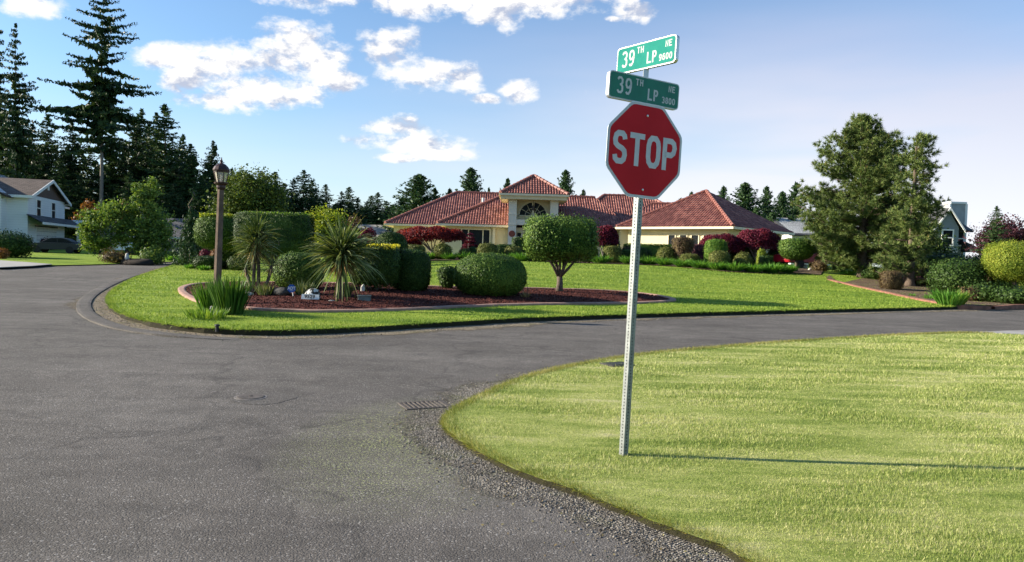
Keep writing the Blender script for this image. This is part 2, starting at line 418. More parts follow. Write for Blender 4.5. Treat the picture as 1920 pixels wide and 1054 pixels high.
def smoothpoly(pts, it=2):
    for _ in range(it):
        q = []
        for i in range(len(pts)):
            a = pts[i]; b = pts[(i+1) % len(pts)]
            q += [(a[0]*.75+b[0]*.25, a[1]*.75+b[1]*.25), (a[0]*.25+b[0]*.75, a[1]*.25+b[1]*.75)]
        pts = q
    return pts
def patch(name, poly, zf, mat, inner, skirt=0.0, off=0.0):
    """inner: list of (xmin,xmax,ymin,ymax,step) interior points"""
    pts = [Vector(p) for p in poly]; n = len(pts); extra = []
    arr = np.array(poly)
    for (x0, x1, y0, y1, st) in inner:
        gx, gy = np.meshgrid(np.arange(x0, x1, st), np.arange(y0, y1, st)); gx = gx.ravel()+rng.uniform(-.2, .2, gx.size)*st; gy = gy.ravel()+rng.uniform(-.2, .2, gy.size)*st
        k = pip(poly, gx, gy) & (dline(list(poly)+[poly[0]], gx, gy) > st*0.35); extra += [Vector((a, b)) for a, b in zip(gx[k], gy[k])]
    vs, es, fs, _, _, _ = delaunay_2d_cdt(pts+extra, [(i, (i+1) % n) for i in range(n)], [], 1, 1e-5)
    X = np.array([v.x for v in vs]); Y = np.array([v.y for v in vs]); Z = zf(X, Y)+off
    V = [tuple(t) for t in zip(X, Y, Z)]; fs = [tuple(f) for f in fs]
    if skirt:
        cnt = {}
        for f in fs:
            for i in range(len(f)):
                a, b = f[i], f[(i+1) % len(f)]; cnt[(a, b)] = 1
        low = {}
        for (a, b) in list(cnt):
            if (b, a) not in cnt:
                for v in (a, b):
                    if v not in low: low[v] = len(V); V.append((V[v][0], V[v][1], V[v][2]-0.001)); V.append((V[v][0], V[v][1], V[v][2]-skirt))
                fs.append((low[b], low[a], low[a]+1, low[b]+1))
    me = bpy.data.meshes.new(name); me.from_pydata(V, [], fs); me.update(); me.materials.append(mat)
    for p in me.polygons: p.use_smooth = len(p.vertices) == 3
    return link(bpy.data.objects.new(name, me))

# --- surface materials
def asphalt_nodes(nt):
    big = nnoise(nt, 0.35, 5, 0.6); mid = nnoise(nt, 3.0, 4, 0.6); fine = nnoise(nt, 85, 4, 0.75)
    vo = nt.nodes.new('ShaderNodeTexVoronoi'); vo.inputs['Scale'].default_value = 95; tc = nt.nodes.new('ShaderNodeTexCoord'); nt.links.new(tc.outputs['Object'], vo.inputs[0])
    c = ramp(nt, big, [(0.3, (0.092, 0.083, 0.075)), (0.7, (0.150, 0.137, 0.126))])
    c = mixc(nt, 0.55, c, ramp(nt, mid, [(0.3, (0.34, 0.34, 0.34)), (0.7, (0.62, 0.61, 0.6))]), 'OVERLAY')
    c = mixc(nt, 0.75, c, ramp(nt, fine, [(0.34, (0.1, 0.1, 0.1)), (0.5, (0.46, 0.46, 0.46)), (0.68, (0.95, 0.94, 0.92))]), 'OVERLAY')
    sp = ramp(nt, vo.outputs['Color'], [(0.78, (0, 0, 0)), (0.92, (0.16, 0.155, 0.15))])
    c = mixc(nt, 1.0, c, sp, 'ADD')
    return c, fine, vo.outputs['Distance']
def mat_asphalt(name='asphalt'):
    mt, nt, b, o = newmat(name); c, fine, vd = asphalt_nodes(nt)
    tcw = nt.nodes.new('ShaderNodeTexCoord')
    dn = nnoise(nt, 0.9, 6, 0.7, sc=(0.35, 1.6, 1)); c = mixc(nt, 0.45, c, ramp(nt, dn, [(0.38, (0.36, 0.355, 0.35)), (0.62, (0.62, 0.615, 0.605))]), 'OVERLAY')
    # moss and fine grass debris drifting from the corner (a stain with a shape of its own)
    tc = nt.nodes.new('ShaderNodeTexCoord'); sp = nt.nodes.new('ShaderNodeSeparateXYZ'); nt.links.new(tc.outputs['Object'], sp.inputs[0])
    cx, cy = Gr(785, 822)
    dx = mth(nt, 'MULTIPLY', mth(nt, 'SUBTRACT', sp.outputs[0], cx), 0.85); dy = mth(nt, 'MULTIPLY', mth(nt, 'SUBTRACT', sp.outputs[1], cy-0.1), 0.5)
    q = mth(nt, 'ADD', mth(nt, 'MULTIPLY', dx, dx), mth(nt, 'MULTIPLY', dy, dy))
    ms = mth(nt, 'SUBTRACT', 1.0, q, True)
    nz = nnoise(nt, 48, 3, 0.85); n3 = nnoise(nt, 1.6, 4)
    fac = mth(nt, 'MULTIPLY', ms, mth(nt, 'MULTIPLY', ramp(nt, nz, [(0.52, (0, 0, 0)), (0.60, (1, 1, 1))]), n3), True)
    fac = mth(nt, 'MULTIPLY', fac, 1.6, True)
    c = mixc(nt, fac, c, (0.33, 0.36, 0.15))
    # cracks / seams
    cr = nt.nodes.new('ShaderNodeTexVoronoi'); cr.feature = 'DISTANCE_TO_EDGE'; cr.inputs['Scale'].default_value = 0.22
    wp = nt.nodes.new('ShaderNodeMapping'); nt.links.new(tc.outputs['Object'], wp.inputs[0])
    nw = nt.nodes.new('ShaderNodeTexNoise'); nw.inputs['Scale'].default_value = 1.5; nt.links.new(tc.outputs['Object'], nw.inputs['Vector'])
    va = nt.nodes.new('ShaderNodeVectorMath'); va.operation = 'MULTIPLY_ADD'; nt.links.new(nw.outputs['Color'], va.inputs[0]); va.inputs[1].default_value = (1.2, 1.2, 0); nt.links.new(wp.outputs[0], va.inputs[2])
    nt.links.new(va.outputs[0], cr.inputs['Vector'])
    cf = ramp(nt, cr.outputs['Distance'], [(0.0, (1, 1, 1)), (0.010, (0, 0, 0))])
    c = mixc(nt, mth(nt, 'MULTIPLY', cf, mth(nt, 'MULTIPLY', n3, 0.7)), c, (0.03, 0.028, 0.027))
    nt.links.new(c, b.inputs['Base Color']); b.inputs['Roughness'].default_value = 0.9; b.inputs['Specular IOR Level'].default_value = 0.15
    h = mth(nt, 'ADD', fine, mth(nt, 'MULTIPLY', vd, -0.8)); bump(nt, b, h, 0.5, 0.012); return mt
M_ASPH = mat_asphalt()
def mat_edge(name, dirt, gscale, thr=0.55):
    """asphalt crumbling into gravel/dirt: uv.x = 0 at the lawn, 1 at the road"""
    mt, nt, b, o = newmat(name); c, fine, vd = asphalt_nodes(nt)
    uv = nt.nodes.new('ShaderNodeUVMap'); sp = nt.nodes.new('ShaderNodeSeparateXYZ'); nt.links.new(uv.outputs[0], sp.inputs[0])
    n1 = nnoise(nt, 1.7, 6, 0.7); n2 = nnoise(nt, 30, 3, 0.7)
    f = mth(nt, 'ADD', sp.outputs[0], mth(nt, 'ADD', mth(nt, 'MULTIPLY', mth(nt, 'SUBTRACT', n1, 0.5), 1.3), mth(nt, 'MULTIPLY', mth(nt, 'SUBTRACT', n2, 0.5), 0.6)))
    m = ramp(nt, f, [(thr-0.14, (1, 1, 1)), (thr+0.18, (0, 0, 0))])
    g = nt.nodes.new('ShaderNodeTexVoronoi'); g.inputs['Scale'].default_value = gscale; tc = nt.nodes.new('ShaderNodeTexCoord'); nt.links.new(tc.outputs['Object'], g.inputs[0])
    gs = ramp(nt, g.outputs['Color'], [(0.1, tuple(x*0.35 for x in dirt)), (0.5, dirt), (0.9, tuple(min(1, x*2.2) for x in dirt))])
    n4 = nnoise(nt, 2.3, 5, 0.7)
    gs = mixc(nt, ramp(nt, n4, [(0.5, (0, 0, 0)), (0.7, (0.7, 0.7, 0.7))]), gs, (0.11, 0.12, 0.05))
    tr = nt.nodes.new('ShaderNodeBsdfTransparent'); mx = nt.nodes.new('ShaderNodeMixShader')
    nt.links.new(gs, b.inputs['Base Color']); b.inputs['Roughness'].default_value = 0.95; b.inputs['Specular IOR Level'].default_value = 0.1
    bump(nt, b, g.outputs['Distance'], 0.9, 0.02)
    nt.links.new(m, mx.inputs[0]); nt.links.new(tr.outputs[0], mx.inputs[1]); nt.links.new(b.outputs[0], mx.inputs[2]); nt.links.new(mx.outputs[0], o.inputs[0])
    return mt
def mat_lawn(name, cols, scale_patch, streak=True, dark=1.0):
    mt, nt, b, o = newmat(name)
    n1 = nnoise(nt, scale_patch, 6, 0.65, sc=(0.5, 2.2, 1) if streak else (1, 1, 1)); n2 = nnoise(nt, 60, 4, 0.75); n3 = nnoise(nt, 9, 4, 0.6)
    f = mth(nt, 'ADD', mth(nt, 'MULTIPLY', n1, 0.62), mth(nt, 'ADD', mth(nt, 'MULTIPLY', n2, 0.22), mth(nt, 'MULTIPLY', n3, 0.18)))
    st = [(0.36+0.28*i/(len(cols)-1), c) for i, c in enumerate(cols)]
    c = ramp(nt, f, st)
    if dark != 1.0: c = mixc(nt, 1.0, c, (dark, dark, dark), 'MULTIPLY')  # ground colour darkened for the shade in the gaps between grass blades
    # skirts of bare soil where the face is steep
    g = nt.nodes.new('ShaderNodeNewGeometry'); sp = nt.nodes.new('ShaderNodeSeparateXYZ'); nt.links.new(g.outputs['Normal'], sp.inputs[0])
    st2 = mth(nt, 'LESS_THAN', mth(nt, 'ABSOLUTE', sp.outputs[2]), 0.5)
    c = mixc(nt, st2, c, (0.035, 0.032, 0.018))
    nt.links.new(c, b.inputs['Base Color']); b.inputs['Roughness'].default_value = 0.9; b.inputs['Specular IOR Level'].default_value = 0.1
    bump(nt, b, mth(nt, 'ADD', n2, n3), 0.7, 0.03); return mt
FORE_COLS = [(0.105, 0.17, 0.028), (0.26, 0.33, 0.068), (0.44, 0.475, 0.145), (0.62, 0.58, 0.30)]
HOUSE_COLS = [(0.09, 0.165, 0.018), (0.16, 0.25, 0.026), (0.24, 0.33, 0.038), (0.34, 0.39, 0.07)]
M_LAWNF = mat_lawn('lawn_pale', FORE_COLS, 0.9, dark=0.72)
M_LAWNH = mat_lawn('lawn_green', HOUSE_COLS, 0.6, dark=0.85)
def blademat(name, cols, scale_patch):
    mt, nt, b, o = newmat(name)
    n1 = nnoise(nt, scale_patch, 6, 0.65, sc=(0.5, 2.2, 1)); rnd = island(nt)
    f = mth(nt, 'ADD', mth(nt, 'MULTIPLY', n1, 0.68), mth(nt, 'MULTIPLY', rnd, 0.32))
    c = ramp(nt, f, [(0.33+0.34*i/(len(cols)-1), c) for i, c in enumerate(cols)])
    t = nt.nodes.new('ShaderNodeBsdfTranslucent'); mx = nt.nodes.new('ShaderNodeMixShader'); mx.inputs[0].default_value = 0.35
    nt.links.new(c, b.inputs['Base Color']); nt.links.new(c, t.inputs[0]); b.inputs['Roughness'].default_value = 0.6
    nt.links.new(b.outputs[0], mx.inputs[1]); nt.links.new(t.outputs[0], mx.inputs[2]); nt.links.new(mx.outputs[0], o.inputs[0]); return mt
M_BLADEF = blademat('grass_blade_pale', FORE_COLS, 0.9)
M_BLADEH = blademat('grass_blade_green', HOUSE_COLS, 0.6)

# --- ground, road, lawns
def zg(x, y): return hbase(x, y) - 0.08
gp = []
gx = np.concatenate([np.linspace(-1500, -150, 8), np.linspace(-120, 120, 25), np.linspace(150, 1500, 8)])
gy = np.concatenate([np.linspace(-300, -20, 5), np.linspace(-10, 100, 23), np.linspace(130, 2500, 12)])
XX, YY = np.meshgrid(gx, gy); ZZ = zg(XX.ravel(), YY.ravel()); nx = len(gx)
Vg = np.stack([XX.ravel(), YY.ravel(), ZZ], 1); Fg = [(j*nx+i, j*nx+i+1, (j+1)*nx+i+1, (j+1)*nx+i) for j in range(len(gy)-1) for i in range(nx-1)]
M_FIELD = mat_lawn('field_grass', [(0.03, 0.06, 0.012), (0.06, 0.10, 0.02), (0.09, 0.13, 0.03)], 0.1, False)
tag(npmesh('ground', Vg, Fg, M_FIELD), kind='structure')
ROAD = [(-80, -25), (42, -25), (42, 3), (75, 36), (75, 44), (-12, 44), (-16, 60), (-22, 100), (-38, 100), (-30, 66), (-28, 52), (-40, 40), (-80, 28)]
tag(patch('road', ROAD, lambda x, y: hbase(x, y), M_ASPH, [(-80, 75, -25, 100, 6)]), kind='structure')
hk_s = smoothline(HKW, 1)
HP = hk_s + [(95, 60), (95, 130), (-28, 130)]
wig = [(x+0.03*math.sin(i*1.7)+0.02*math.sin(i*4.1), y+0.03*math.cos(i*2.3)) for i, (x, y) in enumerate(densify(hk_s, 0.4, False))]
tag(patch('lawn', wig + [(95, 60), (95, 130), (-28, 130)], zhouse, M_LAWNH, [(-16, 22, 12, 34, 0.9), (-30, 40, 34, 70, 3)], 0.22), kind='structure')
fk_s = smoothline(FKW, 1)
fk_d = [(x+random.uniform(-.018, .018), y+random.uniform(-.018, .018)) for x, y in densify(fk_s, 0.08, False)]
tag(patch('lawn', fk_d + [(16, 15.0), (24, 10), (40, 2), (40, -25), (7, -25)], zfore, M_LAWNF, [(0, 16, 1, 16, 0.5)], 0.14), kind='structure')
tag(patch('lawn', densify(LEFT_PLOT, 1.5), zleft, M_LAWNH, [(-70, -20, 35, 90, 3)], 0.22), kind='structure')

def strip(name, line, width, zoff, mat, inset=0.05, side=1, wob=0.0, label=None, kind='structure'):
    """ribbon outward from a polyline with uv.x across"""
    pts = [Vector(p) for p in line]; mb = MB(); V = []; U = []
    for i, p in enumerate(pts):
        d = (pts[min(i+1, len(pts)-1)]-pts[max(0, i-1)]).normalized(); nrm = Vector((d.y, -d.x))*side
        a = p - nrm*inset; w = width*(1+wob*math.sin(i*0.37)*math.sin(i*0.11+1)); b = p + nrm*w
        for k in range(3):
            q = a.lerp(b, k/2); V.append((q.x, q.y, float(hbase(q.x, q.y))+zoff))
    fs = []; uv = []
    for i in range(len(pts)-1):
        for k in range(2):
            f = (3*i+k, 3*i+k+1, 3*i+k+4, 3*i+k+3); fs.append(f); uv.append([((k if j in (0, 3) else k+1)/2, i/10) for j in range(4)])
    mb.add(V, fs, uv); return tag(mb.build(name, mat, uv=True), kind=kind)
strip('road_edge_gravel', densify(fk_s[1:-6], 0.3, False), 0.68, 0.004, mat_edge('gravel_edge', (0.15, 0.135, 0.115), 70, 0.50), side=-1, wob=0.35)
strip('road_edge_gravel', densify(hk_s[2:-6], 0.4, False), 0.85, 0.004, mat_edge('dirt_edge', (0.20, 0.165, 0.12), 70, 0.6), side=1, wob=0.3)
strip('road_edge_gravel', densify(LEFT_PLOT[2:8], 0.6, False), 0.5, 0.004, mat_edge('dirt_edge_far', (0.2, 0.18, 0.15), 26, 0.6), side=1)
M_CONC = paint('driveway_concrete', (0.30, 0.285, 0.265), 0.9, 0.18, scale=1.2, bmp=0.3)
dl = [Gr(0, 492), Gr(50, 495.5), Gr(98, 499.5), Gr(60, 503), Gr(0, 506)]
tag(patch('driveway', [(dl[0][0]-10, dl[0][1]+1)] + dl + [(dl[4][0]-10, dl[4][1]+1)], lambda x, y: hbase(x, y)+0.02, M_CONC, [(-60, -20, 30, 60, 3)], 0.03, 0.10), kind='structure')
dr = [Gr(1800, 625), Gr(1852, 627), Gr(1960, 633), Gr(2100, 640), Gr(2100, 618), Gr(1960, 619), Gr(1880, 621)]
tag(patch('driveway', dr, lambda x, y: hbase(x, y)+0.012, M_CONC, [], 0.0, 0.0), kind='structure')

# --- grass blades
def grass(name, n, poly, zf, xr, yr, mat, size, width, label, dens=None, edge=None, zoff=0.0):
    N_ = int(n*1.0); y = yr[0]*(yr[1]/yr[0])**rng.random(N_); x = rng.uniform(-1, 1, N_)*(0.74*y+0.6); k = pip(poly, x, y)
    x = x[k][:n]; y = y[k][:n]; m = len(x)
    z = zf(x, y) + zoff; b = np.stack([x, y, z-0.006], 1)
    d = rng.normal(size=(m, 3))*0.45; d[:, 2] = 1; d /= np.linalg.norm(d, axis=1, keepdims=True)
    s = rng.normal(size=(m, 3)); s[:, 2] = 0; s /= np.linalg.norm(s, axis=1, keepdims=True)
    h = size*(0.45+rng.random((m, 1)))*(0.85+0.3*np.sin(x*2.3+3*np.sin(y*1.7))[:, None]); ds = np.clip(y/7.0, 0.7, 4)[:, None]
    w = width*ds
    V = np.stack([b-s*w/2, b+s*w/2, b+d*h*(0.7+0.3*ds)], 1).reshape(-1, 3)
    o = npmesh(name, V, np.arange(m*3).reshape(m, 3), mat); return tag(o, label, 'grass', kind='stuff')
fore_vis = fk_s + [(16, 15.0), (24, 10), (40, 2), (40, -25), (7, -25)]
grass('lawn_grass', 1000000, fore_vis, zfore, (0, 13), (2.6, 17), M_BLADEF, 0.026, 0.0058, 'pale dry green mown grass of the corner lawn around the stop sign', dens=lambda x, y: np.clip(28/(y*y), 0.12, 1))
grass('lawn_grass', 260000, hk_s + [(60, 60), (-28, 60)], zhouse, (-13, 18), (12, 40), M_BLADEH, 0.028, 0.008, 'bright green mown grass sloping up to the tiled-roof house', dens=lambda x, y: np.clip(250/(y*y), 0.1, 1))
grass('lawn_grass', 90000, fore_vis, zfore, (0, 13), (2.6, 17), leafmat('grass_tall_blade', [(0.05, 0.10, 0.015), (0.22, 0.28, 0.05), (0.62, 0.56, 0.30)], 0.3), 0.034, 0.006, 'scattered longer green and straw-coloured blades in the corner lawn')
# ragged overhanging tufts along both lawn edges
def edge_tufts(name, line, zf, n, size, width, mat, label, side):
    seg = densify(line, 0.02, False); idx = rng.integers(0, len(seg), n); p = np.array(seg)[idx]
    p2 = np.array(seg)[np.minimum(idx+1, len(seg)-1)]; d = p2-p; ln = np.linalg.norm(d, axis=1, keepdims=True)+1e-9; d /= ln
    nr = np.stack([d[:, 1], -d[:, 0]], 1)*side
    inn = rng.random((n, 1))**2*0.12; q = p - nr*inn; z = zf(q[:, 0], q[:, 1])
    b = np.stack([q[:, 0], q[:, 1], z-0.01], 1)
    D = np.concatenate([nr*rng.uniform(0.0, 1.3, (n, 1)), rng.uniform(0.1, 1, (n, 1))], 1)+rng.normal(size=(n, 3))*0.35; D /= np.linalg.norm(D, axis=1, keepdims=True)
    s = rng.normal(size=(n, 3)); s /= np.linalg.norm(s, axis=1, keepdims=True)
    ds = np.clip(q[:, 1:2]/7, 0.7, 3); h = size*(0.5+rng.random((n, 1))); w = width*ds
    V = np.stack([b-s*w/2, b+s*w/2, b+D*h], 1).reshape(-1, 3)
    return tag(npmesh(name, V, np.arange(n*3).reshape(n, 3), mat), label, 'grass', kind='stuff')
L_EDGE = leafmat('edge_grass', [(0.10, 0.13, 0.03), (0.22, 0.24, 0.06), (0.40, 0.34, 0.14)], 0.3)
edge_tufts('edge_grass', [p for p in fk_s if 2.3 < p[1]], zfore, 30000, 0.055, 0.005, L_EDGE, 'ragged yellowed grass fringe along the gravel at the corner lawn edge', -1)
edge_tufts('edge_grass', [p for p in hk_s if p[1] < 60 and p[0] < 20], zhouse, 26000, 0.07, 0.007, M_BLADEH, 'green grass fringe overhanging the dark kerb of the sloping lawn', 1)
def litter(name, n, size, mat, label, cat, poly_, zf, yr, near_line=None, w=.5):
    y = yr[0]*(yr[1]/yr[0])**rng.random(n); x = rng.uniform(-1, 1, n)*(0.74*y+0.5); k = pip(poly_, x, y)
    if near_line is not None: k = ~k & (dline(near_line, x, y) < w*rng.random(n)**.6*2)
    x, y = x[k], y[k]; p = np.stack([x, y, zf(x, y)+.008], 1); V, Fq = leaves(p, size, .6, np.tile([0, 0, 1.0], (len(p), 1)), .6, .5)
    return tag(npmesh(name, V, Fq, mat), label, cat, kind='stuff')
litter('fallen_leaves', 9000, .017, leafmat('litter_leaf', [(.10,.07,.035),(.18,.14,.07),(.22,.22,.10)], 0, rough=.9), 'dry leaf and grass debris along the gravel at the corner lawn', 'leaf litter', fore_vis, hbase, (2.4, 14), FKW, .45)
# pebbles at the crumbling road edge
def pebbles(name, line, n, width, side, size, mat, label, yr=(2, 9)):
    seg = [p for p in densify(line, 0.02, False) if yr[0] < p[1] < yr[1]]; idx = rng.integers(0, len(seg)-1, n); p = np.array(seg)[idx]
    d = np.array(seg)[idx+1]-p; d /= np.linalg.norm(d, axis=1, keepdims=True)+1e-9; nr = np.stack([d[:, 1], -d[:, 0]], 1)*side
    q = p + nr*(np.abs(rng.normal(size=(n, 1)))*width*0.55+0.01)
    s = size*(0.4+rng.random((n, 1))**2*1.3); z = hbase(q[:, 0], q[:, 1])[:, None]+s*0.25
    c = np.concatenate([q, z], 1); oc = np.array([(1,0,0),(0,1,0),(-1,0,0),(0,-1,0),(0,0,.7),(0,0,-.7)], float)
    V = c[:, None, :] + oc[None]*s[:, None, :]*rng.uniform(0.55, 1.15, (n, 6, 1)) ; 
    a = rng.uniform(0, 6.28, n); ca, sa = np.cos(a)[:, None], np.sin(a)[:, None]; r = V-c[:, None]
    V = c[:, None]+np.stack([r[..., 0]*ca-r[..., 1]*sa, r[..., 0]*sa+r[..., 1]*ca, r[..., 2]], -1)
    ff = np.array([(0,1,4),(1,2,4),(2,3,4),(3,0,4),(1,0,5),(2,1,5),(3,2,5),(0,3,5)])
    Fq = (np.arange(n)[:, None, None]*6+ff[None]).reshape(-1, 3)
    return tag(npmesh(name, V.reshape(-1, 3), Fq, mat), label, 'gravel', kind='stuff')
M_PEB = leafmat('pebble_stone', [(0.06, 0.052, 0.045), (0.14, 0.125, 0.108), (0.30, 0.275, 0.24)], 0.0, rough=0.85)
pebbles('gravel', fk_s, 30000, 0.29, -1, 0.0078, M_PEB, 'loose grey gravel along the edge of the corner lawn', (1.6, 9))
pebbles('gravel', hk_s, 7000, 0.4, 1, 0.013, M_PEB, 'loose gravel along the kerb of the sloping lawn', (12, 30))

# ------------------------------------------------------------------ buildings
def mat_tile():
    mt, nt, b, o = newmat('roof_tile_terracotta')
    uv = nt.nodes.new('ShaderNodeUVMap'); sp = nt.nodes.new('ShaderNodeSeparateXYZ'); nt.links.new(uv.outputs[0], sp.inputs[0])
    TW, TH = 0.21, 0.34
    u = mth(nt, 'DIVIDE', sp.outputs[0], TW); v = mth(nt, 'DIVIDE', sp.outputs[1], TH)
    fu = mth(nt, 'FRACT', u); fv = mth(nt, 'FRACT', v)
    cb = nt.nodes.new('ShaderNodeCombineXYZ'); nt.links.new(mth(nt, 'FLOOR', u), cb.inputs[0]); nt.links.new(mth(nt, 'FLOOR', v), cb.inputs[1])
    wn = nt.nodes.new('ShaderNodeTexWhiteNoise'); nt.links.new(cb.outputs[0], wn.inputs[0])
    c = ramp(nt, wn.outputs['Value'], [(0.0, (0.15, 0.056, 0.046)), (0.5, (0.235, 0.088, 0.070)), (1.0, (0.37, 0.165, 0.125))])
    n = nnoise(nt, 0.7, 5); c = mixc(nt, 0.35, c, ramp(nt, n, [(0.3, (0.3, 0.3, 0.3)), (0.7, (0.7, 0.68, 0.66))]), 'OVERLAY')
    nt.links.new(c, b.inputs['Base Color']); b.inputs['Roughness'].default_value = 0.6; b.inputs['Specular IOR Level'].default_value = 0.35
    return mt
M_TILE = mat_tile()
def mat_shingle(name, c0):
    mt, nt, b, o = newmat(name)
    uv = nt.nodes.new('ShaderNodeUVMap'); br = nt.nodes.new('ShaderNodeTexBrick'); nt.links.new(uv.outputs[0], br.inputs[0])
    br.inputs['Scale'].default_value = 1; br.inputs['Brick Width'].default_value = 0.5; br.inputs['Row Height'].default_value = 0.28; br.inputs['Mortar Size'].default_value = 0.025
    br.inputs['Color1'].default_value = c4(tuple(x*0.8 for x in c0)); br.inputs['Color2'].default_value = c4(tuple(x*1.3 for x in c0)); br.inputs['Mortar'].default_value = c4(tuple(x*0.35 for x in c0))
    n = nnoise(nt, 2, 5); c = mixc(nt, 0.5, br.outputs[0], ramp(nt, n, [(0.3, (0.3, 0.3, 0.3)), (0.7, (0.7, 0.7, 0.7))]), 'OVERLAY')
    nt.links.new(c, b.inputs['Base Color']); b.inputs['Roughness'].default_value = 0.9; return mt
def mat_siding(name, c0, rowh=0.22):
    mt, nt, b, o = newmat(name)
    tc = nt.nodes.new('ShaderNodeTexCoord'); sp = nt.nodes.new('ShaderNodeSeparateXYZ'); nt.links.new(tc.outputs['Object'], sp.inputs[0])
    f = mth(nt, 'FRACT', mth(nt, 'DIVIDE', sp.outputs[2], rowh))
    n = nnoise(nt, 0.8, 5); c = ramp(nt, n, [(0.3, tuple(x*0.92 for x in c0)), (0.7, c0)])
    c = mixc(nt, ramp(nt, f, [(0.0, (0.5, 0.5, 0.5)), (0.09, (0, 0, 0))]), c, tuple(x*0.35 for x in c0))
    nt.links.new(c, b.inputs['Base Color']); b.inputs['Roughness'].default_value = 0.7; bump(nt, b, f, 0.6, 0.03); return mt
M_CREAM = paint('stucco_cream', (0.62, 0.53, 0.34), 0.85, 0.07, scale=1.5, bmp=0.25)
M_PALE = paint('stucco_pale', (0.60, 0.57, 0.48), 0.85, 0.06, scale=1.5, bmp=0.25)
M_TRIMC = paint('trim_cream', (0.68, 0.60, 0.42), 0.6, 0.05)
M_SHIN = mat_shingle('shingle_brown', (0.115, 0.085, 0.07))
M_SHING = mat_shingle('shingle_grey', (0.10, 0.10, 0.105))
M_SID = mat_siding('siding_white', (0.72, 0.73, 0.74))
M_SIDG = mat_siding('siding_blue_grey', (0.22, 0.26, 0.29))
M_SIDP = mat_siding('siding_taupe', (0.26, 0.22, 0.22))
M_BROWNT = paint('gable_brown', (0.11, 0.075, 0.06), 0.8)

def roof_face(mb, pts, corrug=False):
    """pts: 3 or 4 points, the first two along the eave; uv in metres"""
    a, b = Vector(pts[0]), Vector(pts[1]); u = (b-a).normalized(); n = u.cross(Vector(pts[-1])-a).normalized()
    if n.z < 0: n = -n
    v = n.cross(u) 
    if v.z < 0: v = -v
    uv = [((Vector(p)-a).dot(u), (Vector(p)-a).dot(v)) for p in pts]
    if not corrug:
        mb.add([tuple(p) for p in pts], [tuple(range(len(pts)))], [uv]); return
    # real barrel tiles: rows of half-round columns stepping down the slope, clipped to the face outline
    TW, TH = 0.21, 0.34
    U = [q[0] for q in uv]; Vv = [q[1] for q in uv]; vmax = max(Vv)
    def span(vv):
        xs = []
        for i in range(len(uv)):
            (u0, v0), (u1, v1) = uv[i], uv[(i+1) % len(uv)]
            if (v0 <= vv < v1) or (v1 <= vv < v0): xs.append(u0+(vv-v0)/(v1-v0)*(u1-u0))
        return (min(xs), max(xs)) if len(xs) >= 2 else None
    r = 0.0; prof = [(0.0, 0.0), (0.18, 0.045), (0.36, 0.062), (0.54, 0.045), (0.72, 0.0)]
    VS, FS, UVS = [], [], []
    while r < vmax:
        r1 = min(r+TH, vmax-1e-3); s0 = span(r+1e-4); s1 = span(r1-1e-4)
        if s0 and s1:
            k0 = math.floor(min(s0[0], s1[0])/TW); k1 = math.ceil(max(s0[1], s1[1])/TW)
            us = []
            for k in range(k0, k1+1):
                for (t, h) in prof: us.append(((k+t)*TW, h))
            prev = None
            for (uu, h) in us:
                ua = min(max(uu, s0[0]), s0[1]); ub = min(max(uu, s1[0]), s1[1])
                A = a+u*ua+v*r+n*(h+0.035); B = a+u*ub+v*r1+n*(h*0.85+0.008); Cc = a+u*ua+v*r+n*(h*0.85+0.004)
                i = len(VS); VS += [tuple(A), tuple(B), tuple(Cc)]
                if prev is not None and (ua-prev[1] > 1e-5 or ub-prev[2] > 1e-5):
                    j = prev[0]; FS.append((j, i, i+1, j+1)); UVS.append([(prev[1]+1e-3, r+.05), (ua-1e-3, r+.05), (ub-1e-3, r+.3), (prev[2]+1e-3, r+.3)])
                    FS.append((j+2, i+2, i, j)); UVS.append([(prev[1], r+.05)]*4)
                prev = (i, ua, ub)
        r += TH
    mb.add(VS, FS, UVS)
class Frame:
    def __init__(s, o, ang): s.o = Vector(o); s.u = Vector((math.cos(ang), math.sin(ang), 0)); s.v = Vector((-math.sin(ang), math.cos(ang), 0))
    def __call__(s, a, b, z): return s.o + s.u*a + s.v*b + Vector((0, 0, z))
def fbox(mb, fr, a0, b0, z0, a1, b1, z1):
    vs = [fr(a0,b0,z0), fr(a1,b0,z0), fr(a1,b1,z0), fr(a0,b1,z0), fr(a0,b0,z1), fr(a1,b0,z1), fr(a1,b1,z1), fr(a0,b1,z1)]
    mb.add([tuple(v) for v in vs], [(0,3,2,1),(4,5,6,7),(0,1,5,4),(1,2,6,5),(2,3,7,6),(3,0,4,7)])
def hip(fr, L, W, ze, zr, r0, r1, over=0.6):
    """hip roof corners in the frame: eave rectangle 0..L x 0..W, ridge from r0 to r1 at W/2"""
    A, B, C_, D = fr(0,0,ze), fr(L,0,ze), fr(L,W,ze), fr(0,W,ze); E, Fp = fr(r0,W/2,zr), fr(r1,W/2,zr)
    return A, B, C_, D, E, Fp
def attach(root, *objs):
    inv = root.matrix_basis.inverted()
    for o in objs:
        o.parent = root; o.matrix_parent_inverse = Matrix.Identity(4)
        o.data.transform(inv)
def part(root, mb, name, mat, **k):
    o = mb.build(name, mat, **k); attach(root, o); return o
def sub(root, pr, mb, name, mat, **k):
    o = mb.build(name, mat, **k); o.data.transform(root.matrix_basis.inverted()); o.parent = pr; return o

